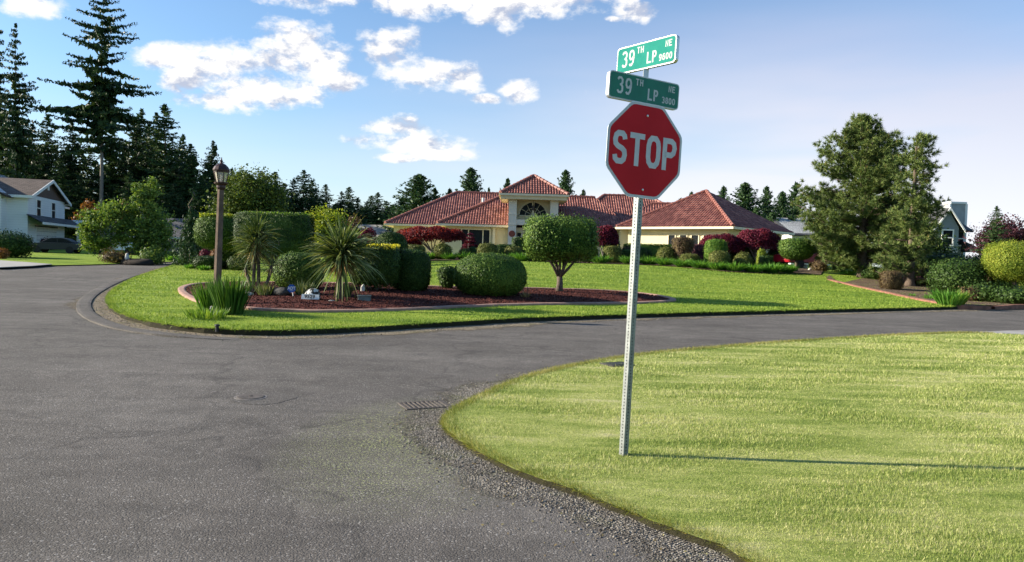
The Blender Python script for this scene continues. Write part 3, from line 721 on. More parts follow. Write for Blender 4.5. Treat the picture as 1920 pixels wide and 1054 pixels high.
def tiled_house():
    Z0 = 1.25; ZE = 3.95
    root = thing('tiled_house', 'wide cream stucco house with red barrel-tile hip roofs and a tall arched entry tower', 'house', (2, 60, Z0))
    walls = MB(); parts_roof = []
    frA = Frame((-10.7, 61.8, 0), R(2)); frB = Frame((-6.05, 58.6, 0), 0); frC = Frame((3.8, 62.2, 0), R(-3))
    ang = math.atan2(-0.67, 0.74)
    # right wing: corner nearest the camera, front wall running left and away
    cor = Vector((14.75, 50.0, 0)); frR = Frame(cor + Vector((-0.74, 0.67, 0))*9.4, ang)
    frL = Frame((7.5, 57.2, 0), R(-10))
    def hiproof(fr, L, W, zr, r0, r1, faces='FLRB', ridge=True, ze=ZE):
        A, B, C_, D, E, Fp = hip(fr, L, W, ze, zr, r0, r1); m = MB()
        tri = (E-Fp).length < 0.05
        if 'F' in faces: roof_face(m, [A, B, Fp, E] if not tri else [A, B, E], True)
        if 'R' in faces: roof_face(m, [B, C_, Fp], True)
        if 'L' in faces: roof_face(m, [D, A, E], True)
        if 'B' in faces: roof_face(m, [C_, D, E, Fp] if not tri else [C_, D, E], False)
        m.add([tuple(A-Vector((0,0,.02))), tuple(B-Vector((0,0,.02))), tuple(C_-Vector((0,0,.02))), tuple(D-Vector((0,0,.02)))], [(0,1,2,3)])
        r = part(root, m, 'roof', M_TILE, uv=True)
        cap = MB(); up = Vector((0, 0, 0.06))
        lines = ([(A, E)] if 'L' in faces else []) + ([(B, Fp)] if 'R' in faces else []) + ([(E, Fp)] if not tri else [])
        for p, q in lines: 
            k = max(2, int((q-p).length/0.4)); pts = [p.lerp(q, i/k)+up for i in range(k+1)]
            for i in range(k): cap.tube([pts[i], pts[i+1]], [0.15, 0.11], 7)
        sub(root, r, cap, 'ridge_cap', M_TILE)
        # gutters
        g = MB(); fbox(g, fr, -0.06, -0.10, ze-0.16, L+0.06, 0.0, ze-0.0); 
        fbox(g, fr, -0.10, 0.002, ze-0.16, 0.0, W, ze-0.0); fbox(g, fr, L, 0.002, ze-0.16, L+0.10, W, ze-0.0)
        sub(root, r, g, 'gutter', M_TRIMC)
        s = MB(); fbox(s, fr, 0.02, 0.02, ze-0.13, L-0.02, W-0.02, ze-0.06); sub(root, r, s, 'soffit', M_TRIMC)
        return r
    hiproof(frA, 19.5, 14, 7.25, 5.6, 12.5, 'FLB')
    hiproof(frB, 15.4, 11, 6.75, 5.2, 13.0, 'FLB', ze=ZE+0.0)
    hiproof(frC, 12.8, 13, 7.35, 4.1, 8.2, 'FLRB', ze=ZE+0.05)
    hiproof(frL, 8.6, 9, 6.15, 3.0, 8.4, 'FRB', ze=ZE+0.08)
    hiproof(frR, 9.4, 10.4, 6.95, 4.6, 4.6, 'FLRB', ze=ZE+0.03)
    def wall(fr, L, W, inset=0.65, mat=M_CREAM, z1=ZE-0.14):
        m = MB(); fbox(m, fr, inset, inset, 0.6, L-inset, W-inset, z1); return part(root, m, 'wall', mat)
    wall(frA, 19.5, 14); wall(frB, 15.4, 11); wall(frR, 9.4, 10.4); wall(frC, 12, 13); wall(frL, 8.6, 9)
    def window(fr, a0, a1, b, z0, z1, panes=1, fw=0.09, arch=False):
        f = MB(); g = MB(); n = panes; w = (a1-a0)
        fbox(f, fr, a0-fw, b-0.06, z0-fw, a1+fw, b+0.01, z0); fbox(f, fr, a0-fw, b-0.06, z1, a1+fw, b+0.01, z1+fw)
        fbox(f, fr, a0-fw, b-0.06, z0, a0, b+0.01, z1); fbox(f, fr, a1, b-0.06, z0, a1+fw, b+0.01, z1)
        cuts = [a0 + w*t for t in ({1: [], 2: [.5], 3: [.24, .76]}[n])]
        for c in cuts: fbox(f, fr, c-0.04, b-0.06, z0, c+0.04, b+0.01, z1)
        o = part(root, f, 'window', M_TRIMC)
        fbox(g, fr, a0, b-0.012, z0, a1, b-0.004, z1); sub(root, o, g, 'pane', M_GLASS); return o
    # big picture window of the left wing, pilaster right of it
    window(frB, 1.95, 4.15, 0.65, 1.9, 3.55, 3)
    m = MB(); fbox(m, frB, 4.4, 0.45, 0.9, 4.6, 0.65, 3.8); part(root, m, 'pilaster', M_TRIMC)
    # right wing windows: a row of four
    for i in range(4): window(frR, 4.15+i*0.93, 4.15+i*0.93+0.52, 0.65, 2.6, 3.4, 1, 0.07)
    m = MB(); fbox(m, frR, 0.65, 0.40, 0.9, 8.8, 0.62, 1.75); part(root, m, 'low_wall', M_TRIMC)
    # side of the right wing
    m = MB(); frS = Frame(frR(9.4-0.65, 0, 0), ang+math.pi/2)
    window(frS, 3.0, 4.6, -0.0, 2.3, 3.4, 2)
    # narrow door by the inner corner
    frD = Frame((8.6, 57.0, 0), R(-4)); m = MB(); fbox(m, frD, -0.4, 0, 1.2, 1.5, 1.5, 3.8); part(root, m, 'wall', M_CREAM)
    window(frD, 0.25, 0.62, 0.0, 1.5, 3.3, 1, 0.1)
    m = MB(); fbox(m, frD, 1.9, -1.2, 1.2, 2.5, -0.6, 2.9); part(root, m, 'pillar', M_PALE)
    # ---- entry tower
    TY = 57.6; fx = lambda px: (px-960)/F*TY
    zt = 6.35; fr = Frame((0, 0, 0), 0)
    xl0, xl1, xr0, xr1 = -0.42, 0.20, 2.80, 3.42
    for (x0, x1) in ((xl0, xl1), (xr0, xr1)):
        m = MB(); fbox(m, fr, x0, TY, 0.9, x1, TY+0.62, zt-0.16)
        p = part(root, m, 'pillar', M_PALE)
        for z in (3.95, 4.75, 2.4): m = MB(); fbox(m, fr, x0-0.04, TY-0.04, z, x1+0.04, TY+0.66, z+0.09); sub(root, p, m, 'moulding', M_PALE)
    m = MB(); fbox(m, fr, xl1, TY+0.05, 3.98, xr0, TY+0.55, 4.40); part(root, m, 'crossbeam', M_PALE)
    # recessed wall with the half-round window
    bw = TY+1.1; cx = 1.50; zc = 4.75; rr = 1.16
    m = MB(); n = 24
    arc = [(cx+rr*math.cos(math.pi*i/n), zc+rr*math.sin(math.pi*i/n)) for i in range(n+1)]
    ztop = zt-0.1
    for i in range(n):
        (x0, z0), (x1, z1) = arc[i], arc[i+1]; m.add([(x0,bw,z0),(x1,bw,z1),(x1,bw,ztop),(x0,bw,ztop)], [(0,1,2,3)])
        m.add([(x0,bw,z0),(x1,bw,z1),(x1,bw+.2,z1),(x0,bw+.2,z0)], [(0,1,2,3)])
    m.add([(xl0,bw,.9),(cx-rr,bw,.9),(cx-rr,bw,ztop),(xl0,bw,ztop)], [(0,1,2,3)]); m.add([(cx+rr,bw,.9),(xr1,bw,.9),(xr1,bw,ztop),(cx+rr,bw,ztop)], [(0,1,2,3)])
    m.add([(cx-rr,bw,3.7),(cx+rr,bw,3.7),(cx+rr,bw,zc),(cx-rr,bw,zc)], [(0,1,2,3)])
    part(root, m, 'tower_wall', M_CREAM)
    f = MB(); 
    for i in range(n):
        (x0, z0), (x1, z1) = arc[i], arc[i+1]; s = 0.92
        q = lambda x, z, k: (cx+(x-cx)*k, zc+(z-zc)*k)
        a, b_, c_, d_ = q(x0,z0,1.03), q(x1,z1,1.03), q(x1,z1,s), q(x0,z0,s)
        f.add([(a[0],bw-.05,a[1]),(b_[0],bw-.05,b_[1]),(c_[0],bw-.05,c_[1]),(d_[0],bw-.05,d_[1])]+[(a[0],bw+.1,a[1]),(b_[0],bw+.1,b_[1]),(c_[0],bw+.1,c_[1]),(d_[0],bw+.1,d_[1])], [(0,1,2,3),(0,1,5,4),(2,3,7,6)])
    fbox(f, fr, cx-rr, bw-.05, zc-.04, cx+rr, bw+.1, zc+.05); fbox(f, fr, cx-.09, bw-.06, zc, cx+.09, bw+.1, zc+rr)
    wf = part(root, f, 'arched_window', M_TRIMC)
    mu = MB()
    for k in range(1, 6):
        if k == 3: continue
        a = math.pi*k/6; mu.tube([(cx+.12*math.cos(a), bw+.05, zc+.1), (cx+rr*.95*math.cos(a), bw+.05, zc+rr*.95*math.sin(a))], 0.022, 5)
    for i in range(n): 
        a0 = math.pi*i/n; a1 = math.pi*(i+1)/n; mu.tube([(cx+.62*math.cos(a0), bw+.05, zc+.62*math.sin(a0)), (cx+.62*math.cos(a1), bw+.05, zc+.62*math.sin(a1))], 0.02, 5)
    sub(root, wf, mu, 'glazing_bar', M_TRIMC)
    g = MB(); g.add([(x, bw+.08, z) for x, z in arc], [tuple(range(n+1))]); sub(root, wf, g, 'pane', M_GLASS)
    # tower side walls, ceiling, roof
    m = MB(); fbox(m, fr, xl0+.02, TY+.63, .9, xl0+.2, TY+4.4, ztop); fbox(m, fr, xr1-.2, TY+.63, .9, xr1-.02, TY+4.4, ztop); fbox(m, fr, xl0+.2, TY+4.2, .9, xr1-.2, TY+4.4, ztop); part(root, m, 'tower_wall', M_CREAM)
    frT = Frame((xl0-0.68, TY-0.62, 0), 0); LT = xr1-xl0+1.36
    m = MB(); fbox(m, frT, 0.05, 0.05, zt-0.42, LT-.05, 0.5, zt-.1); fbox(m, frT, 0.05, .5, zt-0.42, .62, 5.0, zt-.1); fbox(m, frT, LT-.62, .5, zt-0.42, LT-.05, 5.0, zt-.1); part(root, m, 'eave_box', M_CREAM)
    hiproof(frT, LT, 5.3, 8.0, LT/2, LT/2, 'FLRB', ze=zt)
    # front door wall with small square windows, terracotta plaque
    m = MB(); dw = TY+0.9; fbox(m, fr, xl1, dw, 1.2, xr0, dw+.15, 3.95); part(root, m, 'porch_wall', M_TRIMC)
    for (a, z) in ((0.45, 3.25), (1.0, 3.25), (1.9, 3.25), (2.4, 3.25), (0.45, 2.65), (2.4, 2.65)): window(fr, a-.15, a+.15, dw, z-.15, z+.15, 1, 0.05)
    m = MB(); fbox(m, fr, 1.0, dw-.06, 1.2, 2.0, dw, 2.95); d = part(root, m, 'front_door', paint('door_brown', (0.09, 0.045, 0.03), 0.5))
    m = MB(); m.lathe([(.02, -.05), (.04, 0), (.02, .05)], 8, 1.9, dw-.1); 
    for i in range(len(m.v)): m.v[i] = (m.v[i][0], m.v[i][1], m.v[i][2]+2.1)
    sub(root, d, m, 'handle', M_STEEL)
    m = MB(); k = 20; R0 = 0.25; pcx, pcz = -0.11, 3.28
    for (rad, y) in ((R0, TY-.03), (R0*.72, TY-.06)):
        m.prism([(pcx+rad*math.cos(2*math.pi*i/k), pcz+rad*math.sin(2*math.pi*i/k)) for i in range(k)], y, TY-.001 if rad == R0 else TY-.031)
    part(root, m, 'plaque', paint('terracotta_plaque', (0.20, 0.06, 0.04), 0.8))
    # hanging porch lantern, small chimney pipes
    m = MB(); m.tube([(cx, TY+.5, ztop), (cx, TY+.5, 5.55)], .015, 5); m.lathe([(.05, 5.55), (.11, 5.5), (.10, 5.2), (.04, 5.15)], 8, cx, TY+.5); part(root, m, 'porch_lantern', paint('lantern_bronze', (0.05, 0.035, 0.03), 0.4))
    m = MB(); q = P(906, 377, 66.2); m.tube([(q.x, q.y, q.z-1.0), (q.x, q.y, q.z+.28)], .13, 10); part(root, m, 'vent_pipe', M_STEEL)
tiled_house()

def gable_roof(fr, L, W, ze, zr, over=0.4, th=0.16):
    """ridge along the frame's u axis"""
    m = MB(); k = (zr-ze)/(W/2)
    for (b0, b1) in ((-over, W/2), (W+over, W/2)):
        z0 = ze - over*k
        A, B, C_, D = fr(-over, b0, z0), fr(L+over, b0, z0), fr(L+over, b1, zr), fr(-over, b1, zr)
        roof_face(m, [A, B, C_, D]); lo = [p - Vector((0, 0, th)) for p in (A, B, C_, D)]
        m.add([tuple(p) for p in [A, B, C_, D]+lo], [(4,5,6,7),(0,1,5,4),(1,2,6,5),(3,0,4,7)])
    return m
def gable_wall(fr, L, W, z0, ze, zr):
    m = MB(); pts = [(0,0,z0),(L,0,z0),(L,W,z0),(0,W,z0),(0,0,ze),(L,0,ze),(L,W,ze),(0,W,ze),(0,W/2,zr),(L,W/2,zr)]
    m.add([tuple(fr(*p)) for p in pts], [(0,1,5,4),(2,3,7,6),(3,0,4,8,7),(1,2,6,9,5),(0,3,2,1),(4,5,9,8),(6,7,8,9)]); return m
def simple_window(root, fr, a0, a1, b, z0, z1, trim=M_WHITE, sash=True):
    f = MB(); fw = 0.1
    fbox(f, fr, a0-fw, b-0.07, z0-fw, a1+fw, b, z0); fbox(f, fr, a0-fw, b-0.07, z1, a1+fw, b, z1+fw); fbox(f, fr, a0-fw, b-0.07, z0, a0, b, z1); fbox(f, fr, a1, b-0.07, z0, a1+fw, b, z1)
    if sash: zm = (z0+z1)/2; fbox(f, fr, a0, b-0.05, zm-.04, a1, b, zm+.04)
    o = part(root, f, 'window', trim); g = MB(); fbox(g, fr, a0, b-0.03, z0, a1, b-0.01, z1); sub(root, o, g, 'pane', M_GLASS); return o

def white_house():
    # facade runs away from the camera; frame u along the facade, v out of it
    s = Vector((-43.2, 66, 0)); u = Vector((-0.306, 0.952, 0)); ang = math.atan2(u.y, u.x)
    root = thing('white_house', 'two-storey white clapboard house with brown shingle roof behind the dark parked sedan', 'house', (s.x, s.y, 0.6))
    # frame with v pointing INTO the house (to the left)
    fr = Frame(s, ang)          # v = (-sin, cos) points to -x : into the house
    m = gable_wall(fr, 12.2, 0.1, 0.4, 5.7, 5.7)   # placeholder replaced below by real volumes
    # bump-out: gable facing the street
    bo = MB(); pts = [(0,0,.4),(12.2,0,.4),(12.2,6,.4),(0,6,.4),(0,0,5.75),(12.2,0,5.75),(12.2,6,5.75),(0,6,5.75)]
    bo.add([tuple(fr(*p)) for p in pts], [(0,1,5,4),(1,2,6,5),(2,3,7,6),(3,0,4,7),(4,5,6,7),(0,3,2,1)]); part(root, bo, 'wall', M_SID)
    zp = 7.55
    gt = MB(); gt.add([tuple(fr(.25,-.03,5.78)), tuple(fr(11.95,-.03,5.78)), tuple(fr(6.1,-.03,zp-.12)), tuple(fr(.25,6,5.78)), tuple(fr(11.95,6,5.78)), tuple(fr(6.1,6,zp-.12))], [(0,1,2),(3,5,4),(0,3,4,1),(1,4,5,2),(2,5,3,0)]); part(root, gt, 'gable', M_BROWNT)
    rf = MB(); ov = .5; k = (zp-5.75)/6.1
    for sgn in (0, 1):
        a0 = -ov if sgn == 0 else 12.2+ov; z0 = 5.75-ov*k
        A, B, C_, D = fr(a0, -ov, z0), fr(a0, 9, z0), fr(6.1, 9, zp), fr(6.1, -ov, zp); roof_face(rf, [A, B, C_, D])
    r = part(root, rf, 'roof', M_SHIN, uv=True)
    vb = MB()
    for sgn in (0, 1):
        a0 = -ov if sgn == 0 else 12.2+ov; z0 = 5.75-ov*k
        A, D = fr(a0, -ov-.01, z0), fr(6.1, -ov-.01, zp); A2, D2 = fr(a0, -ov+.06, z0), fr(6.1, -ov+.06, zp); dz = Vector((0, 0, .26))
        vb.add([tuple(p) for p in (A-dz, D-dz, D+dz*.1, A+dz*.1, A2-dz, D2-dz, D2+dz*.1, A2+dz*.1)], [(0,1,2,3),(4,7,6,5),(0,4,5,1),(2,6,7,3)])
    fbox(vb, fr, -ov-.1, -ov, 5.75-ov*k-.2, -ov, 9, 5.75-ov*k+.03); fbox(vb, fr, 12.2+ov, -ov, 5.75-ov*k-.2, 12.2+ov+.1, 1.5, 5.75-ov*k+.03)
    sub(root, r, vb, 'bargeboard', M_WHITE)
    av = MB(); fbox(av, fr, 5.85, -.08, 6.55, 6.35, -.03, 7.0); part(root, av, 'attic_vent', M_WHITE)
    # main body set back, ridge along the facade
    frM = Frame(fr(-1.5, 1.6, 0), ang); mw = gable_wall(frM, 19.2, 11, .4, 5.75, 8.6); part(root, mw, 'wall', M_SID)
    mr = gable_roof(frM, 19.2, 11, 5.75, 8.6, .5); part(root, mr, 'roof', M_SHIN, uv=True)
    gtr = MB(); fbox(gtr, frM, 13.9, -.66, 5.28, 19.7, -.52, 5.48); part(root, gtr, 'gutter', M_WHITE)
    # skirt roof over the garage and porch
    sk = MB(); A, B, C_, D = fr(-.5,-1.3,3.3), fr(17.6,-1.3,3.3), fr(17.6,.0,4.0), fr(-.5,.0,4.0); roof_face(sk, [A, B, C_, D]); dz = Vector((0,0,.06)); sk.add([tuple(p-dz) for p in (A,B,C_,D)], [(3,2,1,0)]); k_ = part(root, sk, 'skirt_roof', M_SHING, uv=True)
    g = MB(); fbox(g, fr, -.5, -1.4, 3.12, 17.6, -1.3, 3.33); sub(root, k_, g, 'gutter', M_WHITE)
    for (a, z0, z1) in ((3.1, 3.95, 5.4), (7.9, 3.95, 5.4)): simple_window(root, fr, a-.6, a+.6, 0, z0, z1)
    simple_window(root, frM, 14.6, 15.3, 0, 4.1, 5.2); m = MB(); fbox(m, frM, 15.5, -.06, 4.0, 16.1, 0, 5.3); part(root, m, 'shutter', M_WHITE)
    gd = MB(); fbox(gd, fr, 2.4, -.05, .9, 9.0, .0, 2.95); d = part(root, gd, 'garage_door', paint('garage_door', (0.66, 0.65, 0.62), 0.6))
    gl = MB(); 
    for i in range(1, 5): fbox(gl, fr, 2.4, -.058, .9+.41*i-.012, 9.0, -.051, .9+.41*i+.012)
    sub(root, d, gl, 'panel_groove', M_ROCKD)
    ln = MB(); fbox(ln, fr, 2.1, -.09, 2.95, 9.3, -.0, 3.07); part(root, ln, 'lintel', paint('dark_trim', (0.05, 0.05, 0.05), 0.6))
    for a_ in (13.2, 16.9): pc = MB(); fbox(pc, fr, a_, -1.2, .6, a_+.3, -.9, 3.2); part(root, pc, 'porch_post', M_WHITE)
    pd = MB(); fbox(pd, frM, 14.2, -.05, .6, 15.2, .0, 2.6); part(root, pd, 'front_door', paint('dark_trim', (0.05, 0.05, 0.05), 0.6))
    pg = MB(); pts = [fr(13.0,-1.9,3.15), fr(17.4,-1.9,3.15), fr(15.2,-1.9,4.0), fr(13.0,0,3.15), fr(17.4,0,3.15), fr(15.2,0,4.0)]; pg.add([tuple(p) for p in pts], [(0,1,2),(3,5,4),(0,2,5,3),(1,4,5,2)]); part(root, pg, 'porch_gable', M_WHITE)
white_house()

def taupe_house():
    q = P(303, 476, 80); root = thing('taupe_house', 'low taupe house with grey shingle roof seen left of the drooping conifer', 'house', (q.x, q.y, .6))
    fr = Frame((q.x-6, q.y, 0), R(8)); part(root, gable_wall(fr, 11, 9, .4, 2.7, 4.6), 'wall', M_SIDP); part(root, gable_roof(fr, 11, 9, 2.75, 4.7, .6), 'roof', M_SHING, uv=True)
    simple_window(root, fr, 7.2, 8.6, 0, 1.4, 2.4); simple_window(root, fr, 3.2, 4.6, 0, 1.4, 2.4)
    g = MB(); fbox(g, fr, -.6, -.75, 2.3, 11.6, -.6, 2.5); part(root, g, 'gutter', M_WHITE)
taupe_house()
def small_far_house():
    q = P(668, 436, 85); root = thing('grey_roof_house', 'distant low house with weathered grey roof left of the red tiled house', 'house', (q.x, q.y, .9))
    fr = Frame((q.x-2.0, q.y, 0), R(-10)); part(root, gable_wall(fr, 6, 8, .6, 3.3, 4.6), 'wall', M_SIDP); part(root, gable_roof(fr, 6, 8, 3.35, 4.75, .5), 'roof', paint('roof_weathered', (.24,.23,.21), .9, .25, scale=3), uv=False)
    m = MB(); fbox(m, fr, 1.2, -.04, 1.2, 3.2, 0, 3.0); part(root, m, 'garage_door', M_WHITE)
small_far_house()
def white_shed():
    q = P(555, 478, 60); root = thing('white_shed', 'white shed glimpsed under the tall clipped hedge', 'shed', (q.x, q.y, .8))
    fr = Frame((q.x-1.7, q.y, 0), R(4)); part(root, gable_wall(fr, 3.6, 3, .6, 2.1, 2.7), 'wall', mat_siding('siding_shed', (.6,.64,.7), .3)); part(root, gable_roof(fr, 3.6, 3, 2.1, 2.7, .2, .08), 'roof', M_SHING, uv=True)
    m = MB(); fbox(m, fr, 1.1, -.03, .9, 2.1, 0, 1.95); part(root, m, 'door', M_WHITE)
white_shed()
def pale_house():
    q = P(1540, 470, 72); root = thing('pale_house', 'pale house with white gable glimpsed through the big pine', 'house', (q.x, q.y, 1.2))
    fr = Frame((q.x-2.9, q.y, 0), R(4)); part(root, gable_wall(fr, 9, 9, 1.0, 4.6, 6.3), 'wall', mat_siding('siding_pale', (.66,.66,.64), .3)); part(root, gable_roof(fr, 9, 9, 4.6, 6.3, .4), 'roof', M_SHING, uv=True)
    simple_window(root, fr, 1.2, 2.4, 0, 2.4, 3.6); simple_window(root, fr, 5.2, 6.4, 0, 2.4, 3.6)
    m = MB(); fbox(m, fr, 2.8, -.05, 1.2, 4.9, 0, 3.2); part(root, m, 'garage_door', M_WHITE)
pale_house()
def bluegrey_house():
    Y = 58; root = thing('blue_grey_house', 'two-storey blue-grey house with tall chimney chase right of the pines', 'house', (34, Y, 1))
    X = lambda px, Y=Y: P(px, 480, Y).x
    fr = Frame((X(1700), Y+1, 0), R(-8)); W = X(1812)-X(1700)
    ze = P(1806, 428, Y).z; zr = ze+1.5
    part(root, gable_wall(fr, W, 9, .6, ze, zr), 'wall', M_SIDG); part(root, gable_roof(fr, W, 9, ze, zr, .45), 'roof', M_SHING, uv=True)
    # street-facing gable
    g0, g1 = X(1752)-X(1700), X(1790)-X(1700); frg = Frame(fr(g0, -1.2, 0), R(-8)); w = g1-g0
    m = MB(); m.add([tuple(frg(*p)) for p in [(0,0,.6),(w,0,.6),(w,0,ze),(w/2,0,ze+1.35),(0,0,ze),(0,1.3,.6),(w,1.3,.6),(w,1.3,ze),(w/2,1.3,ze+1.35),(0,1.3,ze)]], [(0,1,2,3,4),(1,6,7,2),(0,4,9,5),(5,9,8,7,6)]); part(root, m, 'gable_bay', M_SIDG)
    rf = MB(); zp = ze+1.5
    for a0 in (-.35, w+.35): roof_face(rf, [frg(a0,-.35,ze-.25), frg(a0,5,ze-.25), frg(w/2,5,zp), frg(w/2,-.35,zp)])
    r = part(root, rf, 'roof', M_SHING, uv=True); b = MB()
    for a0 in (-.35, w+.35):
        p, q = frg(a0,-.37,ze-.25), frg(w/2,-.37,zp); dz = Vector((0,0,.16)); dy = Vector((0,.06,0)); b.add([tuple(t) for t in (p-dz,q-dz,q+dz*.2,p+dz*.2,p-dz+dy,q-dz+dy,q+dz*.2+dy,p+dz*.2+dy)], [(0,1,2,3),(7,6,5,4),(0,4,5,1),(3,2,6,7)])
    sub(root, r, b, 'bargeboard', M_WHITE)
    zz = ze
    simple_window(root, frg, .45, w-.45, 0, zz-1.35, zz-.25)
    a = X(1797)-X(1700); simple_window(root, fr, a, a+.55, 0, zz-1.3, zz-.3); simple_window(root, fr, a-.05, a+.6, 0, zz-3.2, zz-2.2)
    simple_window(root, fr, .6, 1.4, 0, zz-1.3, zz-.3)
    c0, c1 = X(1771, Y+3), X(1797, Y+3); zc = P(1780, 383, Y+3).z
    m = MB(); m.box((c0, Y+2.4, 1), (c1, Y+3.5, zc)); ch = part(root, m, 'chimney', paint('chimney_grey', (.32,.33,.33), .8))
    m = MB(); m.box((c0-.08, Y+2.32, zc), (c1+.08, Y+3.58, zc+.16)); m.box((c1-.001, Y+2.36, 2), (c1+.18, Y+3.3, zc-.002)); m.box((c0-.14, Y+2.36, 2), (c0, Y+2.5, zc-.002)); sub(root, ch, m, 'trim', M_WHITE)
    # porch roof with post at the right end
    m = MB(); x0, x1 = X(1806), X(1834); z = P(1812, 464, Y).z
    m.add([(x0,Y-1.2,z-.35),(x1,Y-1.2,z-.35),(x1,Y+4,z-.35),(x0,Y+4,z-.35),(x0,Y-.2,z+.45),(x0,Y+4,z+.45)], [(0,1,2,3),(0,4,5,3),(0,1,4),(1,2,5,4),(2,3,5)]); part(root, m, 'porch_roof', M_SHING)
    m = MB(); m.box((x1-.45,Y-1.0,.8),(x1-.25,Y-.8,z-.35)); part(root, m, 'porch_post', M_WHITE)
    m = MB(); m.box((x1-1.0,Y+1.5,.8),(x1-.8,Y+1.7,z-.35)); part(root, m, 'porch_post', M_WHITE)
bluegrey_house()

# ------------------------------------------------------------------ clipped shrubs
def crown_mesh(shape, rx, ry, rz, cz, leaf, cover=2.6, aspect=0.6, jit=0.05, e=None, taper=0.0, core=0.93, lump=0.0, oj=0.9):
    if shape == 'ball': proj = lambda d: superproj(d, rx, ry, rz, e or 2.2, taper)
    elif shape == 'cyl': proj = lambda d: superproj(d, rx, ry, rz, e or 6, taper)
    elif shape == 'box': proj = lambda d: squareproj(d, rx, ry, rz, e or 8)
    elif shape == 'dome': proj = lambda d: domeproj(d, rx, ry, rz)
    def domeproj(d, rx, ry, rz):
        o = superproj(d, rx, ry, rz, 3.0, -0.12); return o
    area = 4*math.pi*((rx*ry)**1.6/3+(rx*rz)**1.6/3+(ry*rz)**1.6/3)**(1/1.6)*1.15
    n = int(area/(leaf*leaf*aspect*.5)*cover); n = min(n, 42000)
    d = sph(n); p = proj(d)
    # even out sampling: keep points in proportion to the surface patch they stand for
    w = np.linalg.norm(p, axis=1)**2/np.maximum((p/np.linalg.norm(p, axis=1, keepdims=True)*(d)).sum(1), .3)
    k = rng.random(n) < np.clip(w/np.percentile(w, 85), .15, 1); p = p[k]; d = d[k]; n = len(p)
    nr = p/np.array([rx, ry, rz])**2; nr /= np.linalg.norm(nr, axis=1, keepdims=True)
    if lump:
        l = np.sin(p[:, 0]*7/rx+1)*np.sin(p[:, 1]*6/ry+2)*np.sin(p[:, 2]*6/rz) ; p = p*(1+lump*l[:, None])
    p = p + nr*rng.normal(size=(n, 1))*jit - nr*leaf*0.3; p[:, 2] += cz
    st = rng.random(n) < .05; p[st] += nr[st]*rng.uniform(.3, 1.6, (st.sum(), 1))*leaf
    dt = (np.sin(p[:, 0]*9+1.3)*np.sin(p[:, 1]*8+.4)*np.sin(p[:, 2]*10)) > .80*rng.uniform(.7, 1.4, n); p = p[~dt]; nr = nr[~dt]
    V1, F1 = leaves(p, leaf, aspect, nr, 0.42, .5, oj=oj)
    Vc, Fc = ico_core(rx*core, ry*core, rz*core, 0, 2)
    dd = Vc/np.linalg.norm(Vc+1e-9, axis=1, keepdims=True); Vc = proj(dd)*core; Vc[:, 2] += cz
    # split the core into single faces so every face takes its own shade of green
    Vc = Vc[Fc].reshape(-1, 3); Fc = np.arange(len(Vc)).reshape(-1, 4)
    return merge([(V1, F1), (Vc, Fc)])
def topiary(label, px, top, wpx, Y, shape='ball', mat=L_OLIVE, name='topiary', cat='shrub', group=None, bot=0.0, trunk=False, dep=1.0, leaf=None, taper=0.0, base=None, cover=2.6, jit=None, e=None, lump=0.0, tmat=M_BARK, fork=False, rz=0.0, core=0.93, aspect=0.6):
    b = base if base is not None else BY(px, Y); Y = b.y
    H = P(px, top, Y).z - b.z; rx = wpx*Y/F/2; lf = leaf or max(0.035, Y*0.0016)
    zb = H*bot - (0.02 if bot == 0 else 0); rzz = (H-zb)/2; cz = zb+rzz
    V, Fq = crown_mesh(shape, rx, rx*dep, rzz, cz, lf, cover, aspect, jit if jit is not None else lf*0.35, e, taper, core, lump)
    if not trunk:
        o = npmesh(name, V, Fq, mat, loc=b); o.rotation_euler.z = rz; return tag(o, label, cat, group)
    t = thing(name, label, cat, b, rz, group); npmesh('crown', V, Fq, mat, t)
    m = MB(); r = max(0.03, rx*0.10)
    if fork:
        m.tube([(0,0,-.05),(0.02,0,zb*.3),(0,0,zb*.52)], [r*1.25, r*.92, r*.85], 9)
        for i in range(9):
            a = i*.698+.3; q = .45+.5*(i % 3)/2; m.tube([(0,0,zb*(.36+.05*(i % 3))),(rx*.26*q*math.cos(a)+.02,rx*.26*q*math.sin(a),zb*.72),(rx*.5*q*math.cos(a+.2),rx*.5*q*math.sin(a+.2),zb*.98),(rx*.85*q*math.cos(a),rx*.85*q*math.sin(a),zb+rzz*.7)], [r*.55, r*.42, r*.32, r*.15], 6)
    else: m.tube([(0,0,-.05),(.02,0,zb*.5),(0,.01,zb+rzz*.5)], [r*1.3, r, r*.7], 8)
    m.build('trunk', tmat, t, smooth=True); return t

